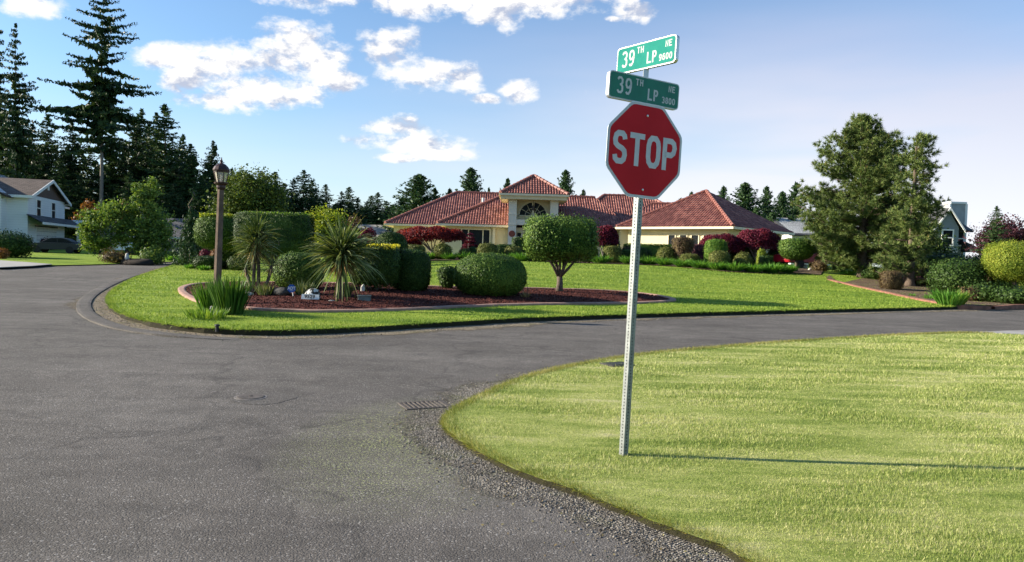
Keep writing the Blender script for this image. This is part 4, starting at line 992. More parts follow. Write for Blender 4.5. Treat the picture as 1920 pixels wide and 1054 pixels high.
HG = 'clipped shrubs in front of the tiled house'
ROWX = [1060, 1126, 1172, 1215, 1246, 1280, 1313, 1351, 1382, 1410, 1445, 1478]; _rb = [490, 491, 493, 496, 498.2, 501, 504, 507.5, 509.5, 511, 512, 512]
ROWY = [min(43.2, G(x, y).y) for x, y in zip(ROWX, _rb)]
def rowy(px): return float(np.interp(px, ROWX, ROWY))
def shift(px, Y, cap=47.0):        # shrubs of the right half stand behind the curving row of daylilies
    if px < 1090: return Y
    old = float(np.interp(px, [1100, 1125, 1180, 1240, 1300, 1360, 1420, 1480], [42.4, 42, 40.8, 39, 37.5, 36, 34.5, 33])); return min(cap, Y-old+rowy(px)+.3)
rows = [ # label, px, top, width, Y, shape, mat, kwargs
 ('tall dark clipped dome shrub left of the red maple', 733, 436, 62, 40, 'dome', L_DARK, {}),
 ('small yellowish clipped mound left of the dark dome shrub', 698, 452, 22, 40, 'ball', L_OLIVE, {}),
 ('flat-topped clipped drum shrub at the foot of the left red maple', 779, 460, 35, 42, 'cyl', L_OLIVE, {}),
 ('round olive ball shrub under the umbrella of the left red maple', 830, 457, 33, 44, 'ball', L_OLIVE, {}),
 ('small low ball shrub left of the picture window', 871, 466, 22, 45, 'ball', L_OLIVE, {}),
 ('small dark shrub beneath the layered red maple', 886, 463, 20, 46, 'ball', L_DARK, {}),
 ('olive barrel shrub below the picture window', 914, 457, 38, 44, 'cyl', L_OLIVE, dict(e=3.5)),
 ('low dark hedge between picture window and entry pillar', 947, 459, 34, 49, 'box', L_DARK, dict(dep=.5)),
 ('square dark green block hedge before the left entry pillar', 973, 446, 28, 48, 'box', L_DARK, {}),
 ('low olive cushion shrub in front of the square block hedge', 962, 463, 31, 44.5, 'cyl', L_OLIVE, dict(e=4)),
 ('rusty round shrub left of the square-crowned tree trunk', 994, 468, 18, 44.5, 'ball', L_BROWN, {}),
 ('green clipped block shrub behind the right thin maple', 1143, 449, 33, 47, 'box', L_GREEN, {}),
 ('dark shrub mass right of the square-crowned tree', 1103, 463, 36, 44, 'ball', L_DARK, dict(e=3)),
 ('olive-topped drum shrub under the thin red maple', 1148, 462, 34, 43, 'cyl', L_OLIVE, {}),
 ('low brown shrub left of the signpost', 1176, 463, 24, 47, 'ball', L_BROWN, {}),
 ('dark shrub half hidden by the signpost', 1204, 465, 20, 42.5, 'ball', L_DARK, dict(e=3)),
 ('round olive ball shrub right of the signpost', 1249, 463, 35, 41, 'ball', L_OLIVE, {}),
 ('vase-shaped bronze shrub below the four small windows', 1280, 447, 34, 41.5, 'cyl', L_BROWN, dict(taper=.28, jit=.06)),
 ('low oval brownish cushion before the vase-shaped shrub', 1293, 476, 37, 38.5, 'ball', L_OLIVE, dict(e=3.2)),
 ('dark reddish hedge block between vase shrub and lime shrub', 1314, 459, 40, 43, 'box', L_PURPLE, dict(dep=.5)),
 ('tall lime-green clipped shrub with flat top', 1342, 450, 42, 38.5, 'cyl', L_BRIGHT, dict(e=4.5)),
 ('broad olive dome in front of the lime shrub', 1349, 471, 39, 37, 'ball', L_OLIVE, dict(e=3)),
 ('olive cone-topped ball shrub right of the lime shrub', 1394, 473, 35, 36.5, 'ball', L_OLIVE, dict(taper=-.2)),
 ('narrow yellow clipped dome behind the stepped dark shrub', 1428, 468, 19, 38, 'dome', L_YELLOW, {}),
 ('flat dark stepped shrub before the yellow dome', 1436, 480, 22, 36.5, 'box', L_DARK, dict(bot=.2, trunk=True)),
 ('broad dark shrub under the right red maple', 1455, 468, 34, 42, 'ball', L_DARK, dict(e=3)),
]
for lab, px, top, w, Y, sh, mt, kw in rows: topiary(lab, px, top, w, shift(px, Y), sh, mt, group=HG, name='topiary', **kw)
topiary('long green low hedge in front of the right wing wall', 1216, 458, 94, 47.5, 'box', L_GREEN, dep=.12, name='hedge', cat='hedge', e=10)
for px, top, w, Y, lab in ((1390, 462, 66, 47.4, 'dark hedge block added as shade behind the cone-topped ball'), (1062, 462, 70, 48.5, 'dark hedge block added as shade behind the square-crowned tree'), (1020, 456, 40, 49, 'dark hedge block added as shade under the entry crossbeam'), (1190, 468, 60, 46.2, 'dark hedge block added as shade behind the signpost')): topiary(lab, px, top, w, Y, 'box', L_DARK, dep=.25, name='hedge', cat='hedge', e=6, group=HG)  # dark blocks added to give the shaded interior behind the shrub row
topiary('green shrub with rounded vase crown on bare stem beside pale rocks', 1493, 447, 62, 41.5, 'ball', L_GREEN, bot=.35, trunk=True, taper=.12, e=3, group=HG)
# bed under them
bed = [BY(x, y) for x, y in ((676, 41), (800, 42.2), (900, 42.7), (1000, 42.6), (1100, 42))+tuple((x, rowy(x)-.7) for x in (1180, 1240, 1300, 1360, 1420, 1480))+((1540, 39.5),)]
bedp = [(p.x, p.y) for p in bed] + [(18.5, 44), (14.9, 49.3), (8, 55), (3, 57), (-6, 58), (-10.5, 60), (-13, 52)]
def mat_mulch(name, cols):
    mt, nt, b, o = newmat(name)
    v = nt.nodes.new('ShaderNodeTexVoronoi'); v.inputs['Scale'].default_value = 30; tc = nt.nodes.new('ShaderNodeTexCoord'); mp = nt.nodes.new('ShaderNodeMapping'); mp.inputs['Scale'].default_value = (1, .6, 1)
    nt.links.new(tc.outputs['Object'], mp.inputs[0]); nt.links.new(mp.outputs[0], v.inputs[0])
    n = nnoise(nt, 1.3, 5); c = ramp(nt, v.outputs['Color'], [(0.15, cols[0]), (.5, cols[1]), (.9, cols[2])]); c = mixc(nt, .4, c, ramp(nt, n, [(.3, (.3,.3,.3)), (.7, (.7,.7,.7))]), 'OVERLAY')
    nt.links.new(c, b.inputs['Base Color']); b.inputs['Roughness'].default_value = .95; b.inputs['Specular IOR Level'].default_value = .1; bump(nt, b, v.outputs['Distance'], 1.0, .04); return mt
MULCH = ((.028,.009,.008), (.068,.019,.016), (.15,.055,.042))
M_MULCH = mat_mulch('mulch_red_bark', MULCH)
M_SOIL = mat_mulch('mulch_brown', ((.06,.04,.028), (.13,.09,.06), (.22,.17,.12)))
tag(patch('planting_bed', densify(bedp, .8), zhouse, M_SOIL, [(-14, 18, 30, 60, 1.5)], 0, .03), kind='structure')

# daylily clumps along the top of the lawn
def clump_mesh(n, r, h, width, spread=.9, droop=.35):
    a = rng.uniform(0, 6.283, n); q = np.sqrt(rng.random(n))*r*.5; base = np.stack([q*np.cos(a), q*np.sin(a), np.zeros(n)], 1)
    d = np.stack([np.cos(a)*spread*rng.uniform(.1, 1, n), np.sin(a)*spread*rng.uniform(.1, 1, n), np.ones(n)], 1); d /= np.linalg.norm(d, axis=1, keepdims=True)
    return swords(base, d, h*rng.uniform(.7, 1.25, n), width, droop*h*rng.uniform(.3, 1.2, n), 4)
lily_meshes = []
lil = [(805,482,30,44),(842,482,28,43.5),(870,481,30,43.8),(955,484,30,43.5),(981,485,34,43),(1012,485,34,43),(1060,486,30,42.6),(1125,482,34,42),(1181,484,34,40.8),(1217,485,34,40),(1248,485,32,39.2),(1281,487,34,38.3),(1313,489,34,37.5),(1345,490,34,36.6),(1378,492,36,35.8),(1413,494,36,35),(1447,494,40,34.2),(1476,492,34,33.4)]
near = ['below the flat drum shrub','below the round ball under the left maple','left of the picture window shrubs','right of the big dark globe','left of the square-crowned tree','behind the trunk of the square-crowned tree','just right of the square-crowned tree','left of the olive drum shrub','touching the left side of the signpost','just right of the signpost','below the round ball right of the signpost','second to the right of the signpost ball','below the low oval cushion','below the broad olive dome','right of the broad olive dome','below the cone-topped ball','in front of the stepped dark shrub','at the right end of the row']
for i, ((px, top, w, Y), nr) in enumerate(zip(lil, near)):
    Y = Y if px < 1090 else rowy(px); b = BY(px, Y); r = w*Y/F/2
    if i < 4:
        V, Fq = clump_mesh(420, .5, .62, .035, 1.3, .5); o = npmesh('daylily_clump', V, Fq, L_LILY, loc=b); lily_meshes.append(o)
    else: o = lily_meshes[i % 4].copy(); col.objects.link(o); o.location = b
    s = r/0.5; o.scale = (s*1.15, s*1.15, s*.95); o.rotation_euler.z = i*1.3
    tag(o, 'bright green grassy daylily clump '+nr, 'plant', 'daylily clumps along the top of the lawn')

# ------------------------------------------------------------------ the island bed by the road
bedpx = [(338,545),(346,538),(372,533),(430,531),(520,531),(620,532),(720,535),(830,540),(960,541),(1080,544),(1170,548),(1240,556),(1268,564),(1245,567),(1180,570),(1080,571),(980,572),(900,575),(800,580),(720,583),(640,585.5),(560,585.5),(480,582),(420,576),(375,567),(350,557)]
bedw = [(G(x, y).x, G(x, y).y) for x, y in bedpx]
bw_ = smoothpoly(bedw, 2)
def zmul(x, y): 
    d = dline(bw_+[bw_[0]], x, y); return zhouse(x, y)+.02+.07*smooth(0, .8, d)
tag(patch('mulch_bed', densify(bw_, .3), zmul, M_MULCH, [(-12, 6, 14, 26, .45)], .1), kind='structure')
def ribbon_kerb(name, line, w, h, zf, mat, label=None, cat=None, kind=None, closed=False):
    pts = densify(line, .35, closed); n = len(pts); mb = MB(); V = []
    for i, p in enumerate(pts):
        a = Vector(pts[i-1] if (i or closed) else p); b = Vector(pts[(i+1) % n] if (i+1 < n or closed) else p); d = (b-a).normalized(); nr = Vector((d.y, -d.x)); p = Vector(p); z = float(zf(p.x, p.y)[0])+random.uniform(-.004, .004)
        hh = h if closed else h*min(1, (i-.3)/3, (n-1.3-i)/3)
        for (o, dz) in ((-w/2, -.12), (-w/2, hh*.75), (-w*.3, hh), (w*.3, hh), (w/2, hh*.75), (w/2, -.12)): q = p+nr*o; V.append((q.x, q.y, z+dz))
    fs = []
    for i in range(n if closed else n-1):
        j = (i+1) % n
        for k in range(5): fs.append((6*i+k, 6*i+k+1, 6*j+k+1, 6*j+k))
    mb.add(V, fs); o = mb.build(name, mat); return tag(o, label, cat, kind=kind)
M_PINK = paint('edging_pink_concrete', (.33, .20, .155), .9, .25, scale=5, bmp=.4)
ribbon_kerb('bed_edging', bw_, .20, .06, zhouse, M_PINK, 'pink concrete edging around the red mulch bed', 'garden edging', closed=True)
# low asphalt berm around the nose of the island
nose = smoothline([Gr(*p) for p in HK[3:14]], 1); off_ = []
for i, p in enumerate(nose):
    a = Vector(nose[max(0, i-1)]); b = Vector(nose[min(len(nose)-1, i+1)]); d = (b-a).normalized(); q = Vector(p)+Vector((d.y, -d.x))*.5; off_.append((q.x, q.y))
ribbon_kerb('asphalt_berm', off_, .30, .032, lambda x, y: np.atleast_1d(hbase(x, y)), M_ASPH, kind='structure')
# mulch chips
nch = 16000; xx = rng.uniform(-12, 6, nch*3); yy = rng.uniform(14, 26, nch*3); k = pip(bw_, xx, yy); xx, yy = xx[k][:nch], yy[k][:nch]
pp = np.stack([xx, yy, zmul(xx, yy)+.012], 1); V, Fq = leaves(pp, .055, .4, np.tile([0, 0, 1.0], (len(pp), 1)), .8)
tag(npmesh('bark_mulch', V, Fq, leafmat('bark_chip', [MULCH[0], MULCH[1], MULCH[2]], 0, rough=.9)), 'dark red bark chips covering the island bed', 'mulch', kind='stuff')

def onbed(px, py, dz=.05): p = G(px, py); return Vector((p.x, p.y, p.z+dz))
# big clipped shrubs: centre-ground pixel chosen a little behind the front foot
topiary('large round clipped green hedge ball behind the blue sign', 560, 474, 92, 0, 'ball', L_GREEN, base=onbed(560, 548), dep=.9, e=2.6, cover=2.9, leaf=.042, group='large clipped shrubs on the island bed')
topiary('yellow-topped block hedge right of the spiky tree', 708, 461, 84, 0, 'box', L_DARK, base=onbed(704, 549), dep=.9, e=5, cover=3, leaf=.055, bot=.14, trunk=True, jit=.05, group='large clipped shrubs on the island bed')
gm = [o for o in bpy.data.objects if o.get('label', '').startswith('yellow-topped block')][0]
npts = 1500; H0 = P(708, 461, gm.location.y).z-gm.location.z; rw = 84*gm.location.y/F/2
pts = np.stack([rng.uniform(-rw*.92, rw*.92, npts), rng.uniform(-rw*.8, rw*.8, npts), H0+rng.uniform(-.10, .05, npts)], 1); V, Fq = leaves(pts, .07, .55, None, 1)
o = npmesh('growth_or_lit_tips', V, Fq, L_GOLD, gm)
topiary('big dark clipped shrub with rounded top left of the gap in the bed', 769, 469, 72, 0, 'ball', L_DARK, base=onbed(770, 549), dep=1.0, e=3.4, cover=3, leaf=.045, group='large clipped shrubs on the island bed')
topiary('small dark ragged vase-shaped shrub beside the big globe', 836, 501, 33, 0, 'cyl', L_DARK, base=onbed(838, 545), dep=.9, taper=.3, e=3, leaf=.05, jit=.03, lump=.06)
topiary('biggest clipped green globe in the middle of the bed', 918, 475, 136, 0, 'ball', L_GREEN, base=onbed(918, 558), dep=.9, e=2.5, taper=-.05, cover=3.0, leaf=.040, group='large clipped shrubs on the island bed')
sq = topiary('square-crowned topiary tree on a forked trunk', 1048, 410, 124, 0, 'box', L_GREEN, name='topiary_tree', cat='tree', base=onbed(1048, 551, .03), bot=.46, dep=.85, e=5.5, trunk=True, fork=True, leaf=.062, jit=.075, lump=.03, cover=2.8)

# cordylines
def cordyline(label, px, py, heads, n, group):
    b = onbed(px, py); t = thing('cordyline', label, 'tree', b, 0, group); tm = MB()
    for (hx, hy, L_, nn, root_x) in heads:
        q = P(hx, hy, b.y) - b; r0 = .085 if L_ > .9 else .045
        tm.tube([(root_x, 0, -.05), (root_x*.9+q.x*.2, 0, q.z*.4), (q.x, 0, q.z*.8), (q.x, 0, q.z)], [r0*1.25, r0, r0*.9, r0*.8], 9)
        d = sph(nn); d[:, 2] = d[:, 2]*.8+.42; d /= np.linalg.norm(d, axis=1, keepdims=True); base = np.tile(np.array([q.x, 0, q.z]), (nn, 1))+d*.05+rng.normal(size=(nn, 3))*np.array([.02, .02, .08])
        V, Fq = swords(base, d, L_*rng.uniform(.75, 1.15, nn), .038*L_/.9, L_*rng.uniform(.05, .45, nn), 5); npmesh('crown', V, Fq, L_CORD, t)
        nd = nn//5; d = sph(nd); d[:, 2] = -np.abs(d[:, 2])*1.2-.3; d /= np.linalg.norm(d, axis=1, keepdims=True); base = np.tile(np.array([q.x, 0, q.z-.08]), (nd, 1))
        V, Fq = swords(base, d, L_*rng.uniform(.4, .7, nd), .03, .05, 4); npmesh('dry_leaves', V, Fq, L_DEAD, t)
    tm.build('trunk', M_BARK, t, smooth=True); return t
cg = 'spiky cordylines on the island bed'
cordyline('largest spiky cordyline with a single thick trunk', 636, 567, [(641, 478, 1.02, 620, 0)], 0, cg)
cordyline('spiky cordyline with several heads next to the lamp post', 475, 559, [(478, 462, .68, 300, 0), (484, 440, .66, 230, .12), (508, 497, .42, 90, .28), (462, 500, .40, 80, -.05)], 0, cg)
# strappy clumps
def clump(name, label, b, n, r, h, w, mat, spread=.6, droop=.2, group=None):
    V, Fq = clump_mesh(n, r, h, w, spread, droop); return tag(npmesh(name, V, Fq, mat, loc=b), label, 'plant', group)
IG = 'iris clumps at the foot of the lamp post'
clump('iris_clump', 'left iris clump with tall upright blades beside the lamp post', G(397, 583), 300, .48, .62, .026, L_IRIS, .55, .1, IG)
clump('iris_clump', 'right, larger iris clump with tall upright blades beside the lamp post', G(430, 589), 460, .50, .74, .026, leafmat('leaf_iris_dark', [(0.02,0.06,0.01),(0.045,0.11,0.016),(0.09,0.17,0.03)], .2), .5, .12, IG)
clump('grass_tuft', 'low yellowish grass tuft in front of the iris clumps', G(388, 597), 240, .7, .22, .018, L_BRIGHT, 1.0, .1)
clump('yucca', 'small striped yucca clump right of the blue sign', onbed(567, 559), 110, .25, .42, .035, leafmat('leaf_striped', [(.05,.09,.03),(.16,.2,.08),(.4,.4,.22)], .2), 1.1, .05)
clump('grass_tuft', 'dark grassy tuft behind the cordyline trunks', onbed(497, 560), 140, .25, .38, .02, L_CORD, .9, .15)
clump('grass_tuft', 'dark tuft at the foot of the largest cordyline', onbed(648, 563), 140, .2, .42, .02, L_CORD, .5, .1)
clump('dry_plant', 'dry twiggy plant right of the big globe', onbed(985, 563, .02), 40, .12, .28, .012, L_DEAD, 1.0, .0)
m = MB(); b = onbed(988, 560, 0); m.tube([b, b+Vector((.01,0,.28)), b+Vector((-.01,0,.44))], [.012, .01, .006], 6); tag(m.build('garden_stake', M_BARK), 'thin wooden stake right of the big globe', 'stake')


def rock(name, label, b, s, mat, sq=(1, 1, .7), cat='rock', group=None, seed=0):
    r2 = np.random.default_rng(seed+5); V = []; Fq = []; nu, nv = 12, 8
    V, Fq = ico_core(1, 1, 1, 0, 2.6, nu, nv)
    for k in range(9):
        d = r2.normal(size=3); d /= np.linalg.norm(d); h = r2.uniform(.55, .85); t = V@d; V = V - np.maximum(t-h, 0)[:, None]*d
    V = V*np.array(sq)*s; 
    o = npmesh(name, V, Fq, mat, loc=(b.x, b.y, b.z+s*sq[2]*.45)); o.rotation_euler.z = r2.uniform(0, 6); return tag(o, label, cat, group)
RG = 'rocks lying on the island bed'
rock('rock', 'pale rock at the base of the multi-headed cordyline', onbed(462, 560), .17, M_ROCKW, (1.2, 1, .7), group=RG, seed=1)
rock('rock', 'dark boulder left of the blue sign', onbed(532, 560), .27, M_ROCKD, (1.3, .9, .62), group=RG, seed=2)
rock('rock', 'second dark boulder touching the hedge ball', onbed(517, 559), .2, M_ROCKD, (1, .9, .8), group=RG, seed=3)
rock('rock', 'small pale stone by the largest cordyline', onbed(622, 571), .07, M_ROCKW, (1.4, 1, .6), group=RG, seed=4)
rock('rock', 'white standing stone behind the grey utility box', onbed(680, 552), .12, M_ROCKW, (.5, .5, 1.4), group=RG, seed=5)
rock('rock', 'white stone between the iris clumps', G(400, 588), .11, M_ROCKW, (.8, .7, 1.1), group=RG, seed=6)
rock('rock', 'low white stone in the grass before the irises', G(397, 593), .08, M_ROCKW, (1.5, 1, .5), group=RG, seed=7)
# mottled address rock with a number board
t = thing('address_rock', 'black-and-white mottled rock with a white house-number board in front', 'address marker', onbed(586, 568))
mt, nt, bs, oo = newmat('mottled_rock'); nt.links.new(ramp(nt, nnoise(nt, 9, 3), [(.47, (.03,.03,.03)), (.53, (.6,.6,.58))]), bs.inputs['Base Color'])
V, Fq = ico_core(.19, .13, .17, .13, 2.4, 12, 8); V += rng.normal(size=V.shape)*.008; npmesh('rock', V, Fq, mt, t)
m = MB(); m.T = Matrix.Rotation(R(-14), 4, 'X'); m.box((-.22, -.20, .0), (.20, -.185, .12)); nb = m.build('number_board', M_WHITE, t)
def text_mesh(name, s, size, mat, parent, loc, rot=(math.pi/2, 0, 0), sx=1.0, off=0.0, depth=0.0015, align='CENTER'):
    cu = bpy.data.curves.new(name, 'FONT'); cu.body = s; cu.size = size; cu.align_x = align; cu.align_y = 'CENTER'; cu.offset = off; cu.extrude = depth; cu.resolution_u = 6
    ob = bpy.data.objects.new(name, cu); col.objects.link(ob)
    bpy.context.view_layer.update()
    me = bpy.data.meshes.new_from_object(ob.evaluated_get(bpy.context.evaluated_depsgraph_get())); bpy.data.objects.remove(ob)
    me.materials.clear(); me.materials.append(mat)
    M = Matrix.Translation(loc) @ Matrix.Rotation(rot[2], 4, 'Z') @ Matrix.Rotation(rot[1], 4, 'Y') @ Matrix.Rotation(rot[0], 4, 'X') @ Matrix.Scale(sx, 4, (1, 0, 0))
    me.transform(M); o = bpy.data.objects.new(name, me); return link(o, parent)
M_BLACK = paint('black_paint', (.02, .02, .02), .6)
text_mesh('house_number', '9529', .115, M_BLACK, nb, (-.02, -.187, .108), (R(90-14), 0, 0), 1.1, .003)
# grey utility box
t = thing('utility_box', 'small weathered grey utility box in the shaded mulch', 'utility box', onbed(683, 570, .0), R(8)); m = MB(); m.box((-.15, -.12, 0), (.15, .12, .20)); m.build('body', paint('utility_grey', (.15, .17, .16), .7, .25, scale=8), t, bevel=.015); m = MB(); m.box((-.165, -.135, .185), (.165, .135, .215)); m.build('lid', paint('utility_grey', (.15, .17, .16), .7), t, bevel=.008)
# blue security sign
b = onbed(549, 563); t = thing('security_sign', 'round blue ADT yard sign on a thin white stake', 'yard sign', b, R(6))
c = P(547, 541, b.y)-b; m = MB(); m.tube([(.02, 0, -.05), (0, 0, c.z*.5), (c.x, 0, c.z)], .012, 6); m.build('stake', M_WHITE, t)
k = 8; m = MB(); rr = .105; m.prism([(c.x+rr*math.cos(2*math.pi*(i+.5)/k), c.z+rr*math.sin(2*math.pi*(i+.5)/k)) for i in range(k)], -.02, -.012); sg = m.build('sign_plate', paint('sign_blue', (.02, .10, .42), .4, .05), t)
text_mesh('sign_letters', 'ADT', .105, M_WHITE, sg, (c.x, -.0215, c.z+.005), sx=.9, off=.004)
m = MB(); m.box((c.x-.045, -.0225, c.z-.062), (c.x+.045, -.0205, c.z-.052)); m.build('sign_line', M_WHITE, sg)

# ------------------------------------------------------------------ lamp post
def lamp_post():
    b = G(406, 573); 
    t = thing('lamp_post', 'brown wooden garden lamp post with a glass lantern', 'street lamp', b)
    top = P(416, 300, b.y)-b; H = top.z; sx = top.x; k = b.y/F
    z = lambda py: P(416, py, b.y).z-b.z
    lean = lambda zz: sx*zz/H
    zc = z(352); m = MB(); w = 6.1*k
    m.tube([(lean(0), 0, -.1), (lean(zc), 0, zc)], [w*1.28, w], 8); m.build('post', paint('post_wood', (.13, .085, .06), .8, .35, scale=6, bmp=.5), t)
    MB_ = paint('lantern_dark_bronze', (.055, .03, .028), .4, .2, .3); cx = lean(z(330))
    m = MB(); m.lathe([(5*k, z(358)), (8*k, z(352)), (8*k, z(348)), (12.5*k, z(345)), (13*k, z(342.5)), (11*k, z(342))], 12, cx); m.build('socket', MB_, t)
    lan = MB(); r0, r1, za, zb = 8.5*k, 13.2*k, z(342), z(322)
    for i in range(6):
        a = math.pi*2*i/6+.25; p0 = (cx+r0*math.cos(a), r0*math.sin(a), za); p1 = (cx+r1*math.cos(a), r1*math.sin(a), zb); lan.tube([p0, p1], .011, 5)
    lan.lathe([(r1*1.02, zb-.02), (r1*1.04, zb+.015)], 6, cx, rot=.25)
    lf = lan.build('lantern_frame', MB_, t)
    g = MB(); g.lathe([(r0*.97, za), (r1*.97, zb)], 6, cx, cap=False, rot=.25)
    mt, nt, bs, oo = newmat('lantern_glass'); bs.inputs['Base Color'].default_value = (.62, .55, .45, 1); bs.inputs['Roughness'].default_value = .2; bs.inputs['Transmission Weight'].default_value = .45; bs.inputs['Alpha'].default_value = .75
    g.build('glass', mt, lf)
    bl = MB(); bl.lathe([(.01, za+.02), (.02, za+.06), (.03, za+.13), (.01, za+.17)], 8, cx); bl.build('bulb', M_WHITE, lf)
    rf = MB(); rf.lathe([(15*k, z(320.5)), (15.2*k, z(318.5)), (12.5*k, z(313)), (8*k, z(308.5)), (3*k, z(306.5)), (2.2*k, z(304)), (3*k, z(302.5)), (1.6*k, z(300.5)), (.3*k, z(295))], 12, cx); rf.build('lantern_roof', MB_, t)
lamp_post()

# ------------------------------------------------------------------ stop sign
def stop_sign():
    g = G(1169, 853); YB = g.y
    t = thing('stop_sign', 'red octagonal stop sign with two green street-name blades on a perforated steel post', 'stop sign', g)
    top = P(1211, 136, YB)-g
    H = top.z; ax = Vector((top.x, 0, H)).normalized()
    pr = math.atan2(top.x, H)           # lean in the picture plane
    L0 = Matrix.Rotation(pr, 4, 'Y')
    zof = lambda py: (P(1195, py, YB).z-g.z)/math.cos(pr)
    # post: square tube turned so that two faces show, holes punched through the visible skins
    w = .051; Lp = zof(192); ang = R(34); MP = L0 @ Matrix.Rotation(ang, 4, 'Z')
    m = MB(); m.T = MP; hw = w/2; pitch = .0254; hr = .0064; n = int((Lp+.05)/pitch); k = 8; z0 = -.05
    for f in range(4):
        Rf = Matrix.Rotation(f*math.pi/2, 4, 'Z'); m.T = MP @ Rf
        vs = []; fs = []
        for i in range(n):
            za = z0+i*pitch; zb = za+pitch; zc = (za+zb)/2; o = len(vs)
            sqp = [(-hw, za), (0, za), (hw, za), (hw, zc), (hw, zb), (0, zb), (-hw, zb), (-hw, zc)]
            cir = [(-hr*.707, -hr*.707), (0, -hr), (hr*.707, -hr*.707), (hr, 0), (hr*.707, hr*.707), (0, hr), (-hr*.707, hr*.707), (-hr, 0)]
            vs += [(a, -hw, b) for a, b in sqp] + [(a, -hw, zc+b) for a, b in cir] + [(a, -hw+.003, zc+b) for a, b in cir]
            for j in range(k): q = (j+1) % k; fs += [(o+j, o+q, o+k+q, o+k+j), (o+k+j, o+k+q, o+2*k+q, o+2*k+j)]
        m.add(vs, fs)
    m.T = MP; m.box((-hw+.0035, -hw+.0035, z0), (hw-.0035, hw-.0035, z0+.02))
    post = m.build('post', M_GALV, t)
    ib = MB(); ib.T = MP; ib.box((-.018, -.018, z0), (.018, .018, Lp)); ib.build('post_inner_shade', M_BLACK, post)  # black bar in the hollow tube stands in for the shade inside its holes
    # plate
    yaw = R(29); C0 = zof(284); MPl = L0 @ Matrix.Translation((0, 0, C0)) @ Matrix.Rotation(yaw, 4, 'Z') @ Matrix.Translation((0, -.045, 0)) @ Matrix.Rotation(R(0.6), 4, 'Y')
    a = .365/math.cos(math.pi/8)
    def octo(r): return [(r*math.cos(math.pi/8+i*math.pi/4), r*math.sin(math.pi/8+i*math.pi/4)) for i in range(8)]
    def rocto(r, q=.03):      # octagon with eased corners
        p = octo(r); out = []
        for i in range(8):
            a0 = Vector(p[i-1]); a1 = Vector(p[i]); a2 = Vector(p[(i+1) % 8]); out += [tuple(a1+(a0-a1).normalized()*q), tuple(a1+((a0-a1).normalized()+(a2-a1).normalized())*q*.25), tuple(a1+(a2-a1).normalized()*q)]
        return out
    m = MB(); m.T = MPl; m.prism(rocto(a), -.0013, .0013); m.build('sign_plate', M_STEEL, t); pl = t.children[-1]
    mw, nt, b, oo = newmat('sign_white'); nt.links.new(ramp(nt, nnoise(nt, 9, 5), [(.3, (.40, .42, .45)), (.7, (.50, .52, .54))]), b.inputs['Base Color']); b.inputs['Roughness'].default_value = .45
    mr, nt, b, oo = newmat('sign_red'); v = nt.nodes.new('ShaderNodeTexVoronoi'); v.inputs['Scale'].default_value = 140; tc = nt.nodes.new('ShaderNodeTexCoord'); nt.links.new(tc.outputs['Object'], v.inputs[0])
    c = ramp(nt, nnoise(nt, 3, 5), [(.3, (.38, .006, .012)), (.7, (.46, .010, .018))]); c = mixc(nt, .25, c, ramp(nt, v.outputs['Distance'], [(0, (.45,.45,.45)), (1, (.6,.6,.6))]), 'OVERLAY'); sc_ = nnoise(nt, 22, 8, .8, sc=(1, 1, .25)); c = mixc(nt, ramp(nt, sc_, [(.60, (0,0,0)), (.72, (.35,.35,.35))]), c, (.16, .035, .035)); nt.links.new(c, b.inputs['Base Color']); b.inputs['Roughness'].default_value = .5; b.inputs['Specular IOR Level'].default_value = .12
    m = MB(); m.T = MPl; m.prism(rocto(a-.004), -.0022, -.0014); m.build('sign_border', mw, pl)
    m = MB(); m.T = MPl; m.prism(rocto(a-.024), -.0031, -.0023); m.build('sign_face', mr, pl)
    o = stroke_text('STOP', .252, .043, mw, pl, MPl @ Matrix.Translation((0, -.0034, 0)), .565, .17)
    o.name = 'sign_letters'
    m = MB(); m.T = MPl
    for zz in (.27, -.29): m.lathe([(.011, zz-.001), (.011, zz+.001)], 8)
    m = MB()
    for zz in (.27, -.30):
        m.T = MPl @ Matrix.Translation((0, -.004, zz)) @ Matrix.Rotation(R(90), 4, 'X'); m.lathe([(.010, -.001), (.009, .003), (.004, .005)], 8)
    m.build('bolt', M_STEEL, pl)
    # name blades: flat extruded box signs with rounded ends, two faces
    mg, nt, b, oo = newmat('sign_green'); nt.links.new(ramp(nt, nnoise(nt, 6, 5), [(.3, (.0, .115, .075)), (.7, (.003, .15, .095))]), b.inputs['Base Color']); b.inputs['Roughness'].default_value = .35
    mgl, nt, b, oo = newmat('sign_green_sunlit'); nt.links.new(ramp(nt, nnoise(nt, 6, 5), [(.3, (.02, .17, .135)), (.7, (.03, .22, .175))]), b.inputs['Base Color']); b.inputs['Roughness'].default_value = .9; b.inputs['Specular IOR Level'].default_value = 0.02  # sunlit tone of the upper blade put into a lighter green
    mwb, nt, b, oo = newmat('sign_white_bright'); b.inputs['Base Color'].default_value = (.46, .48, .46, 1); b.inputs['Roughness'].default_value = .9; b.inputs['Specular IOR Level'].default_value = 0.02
    def rrect(wd, h, r=.028, kk=5):
        out = []
        for (cx, cz, a0) in ((wd/2-r, h/2-r, 0), (-wd/2+r, h/2-r, 90), (-wd/2+r, -h/2+r, 180), (wd/2-r, -h/2+r, 270)):
            for i in range(kk): a_ = R(a0+90*i/(kk-1)); out.append((cx+r*math.cos(a_), cz+r*math.sin(a_)))
        return out
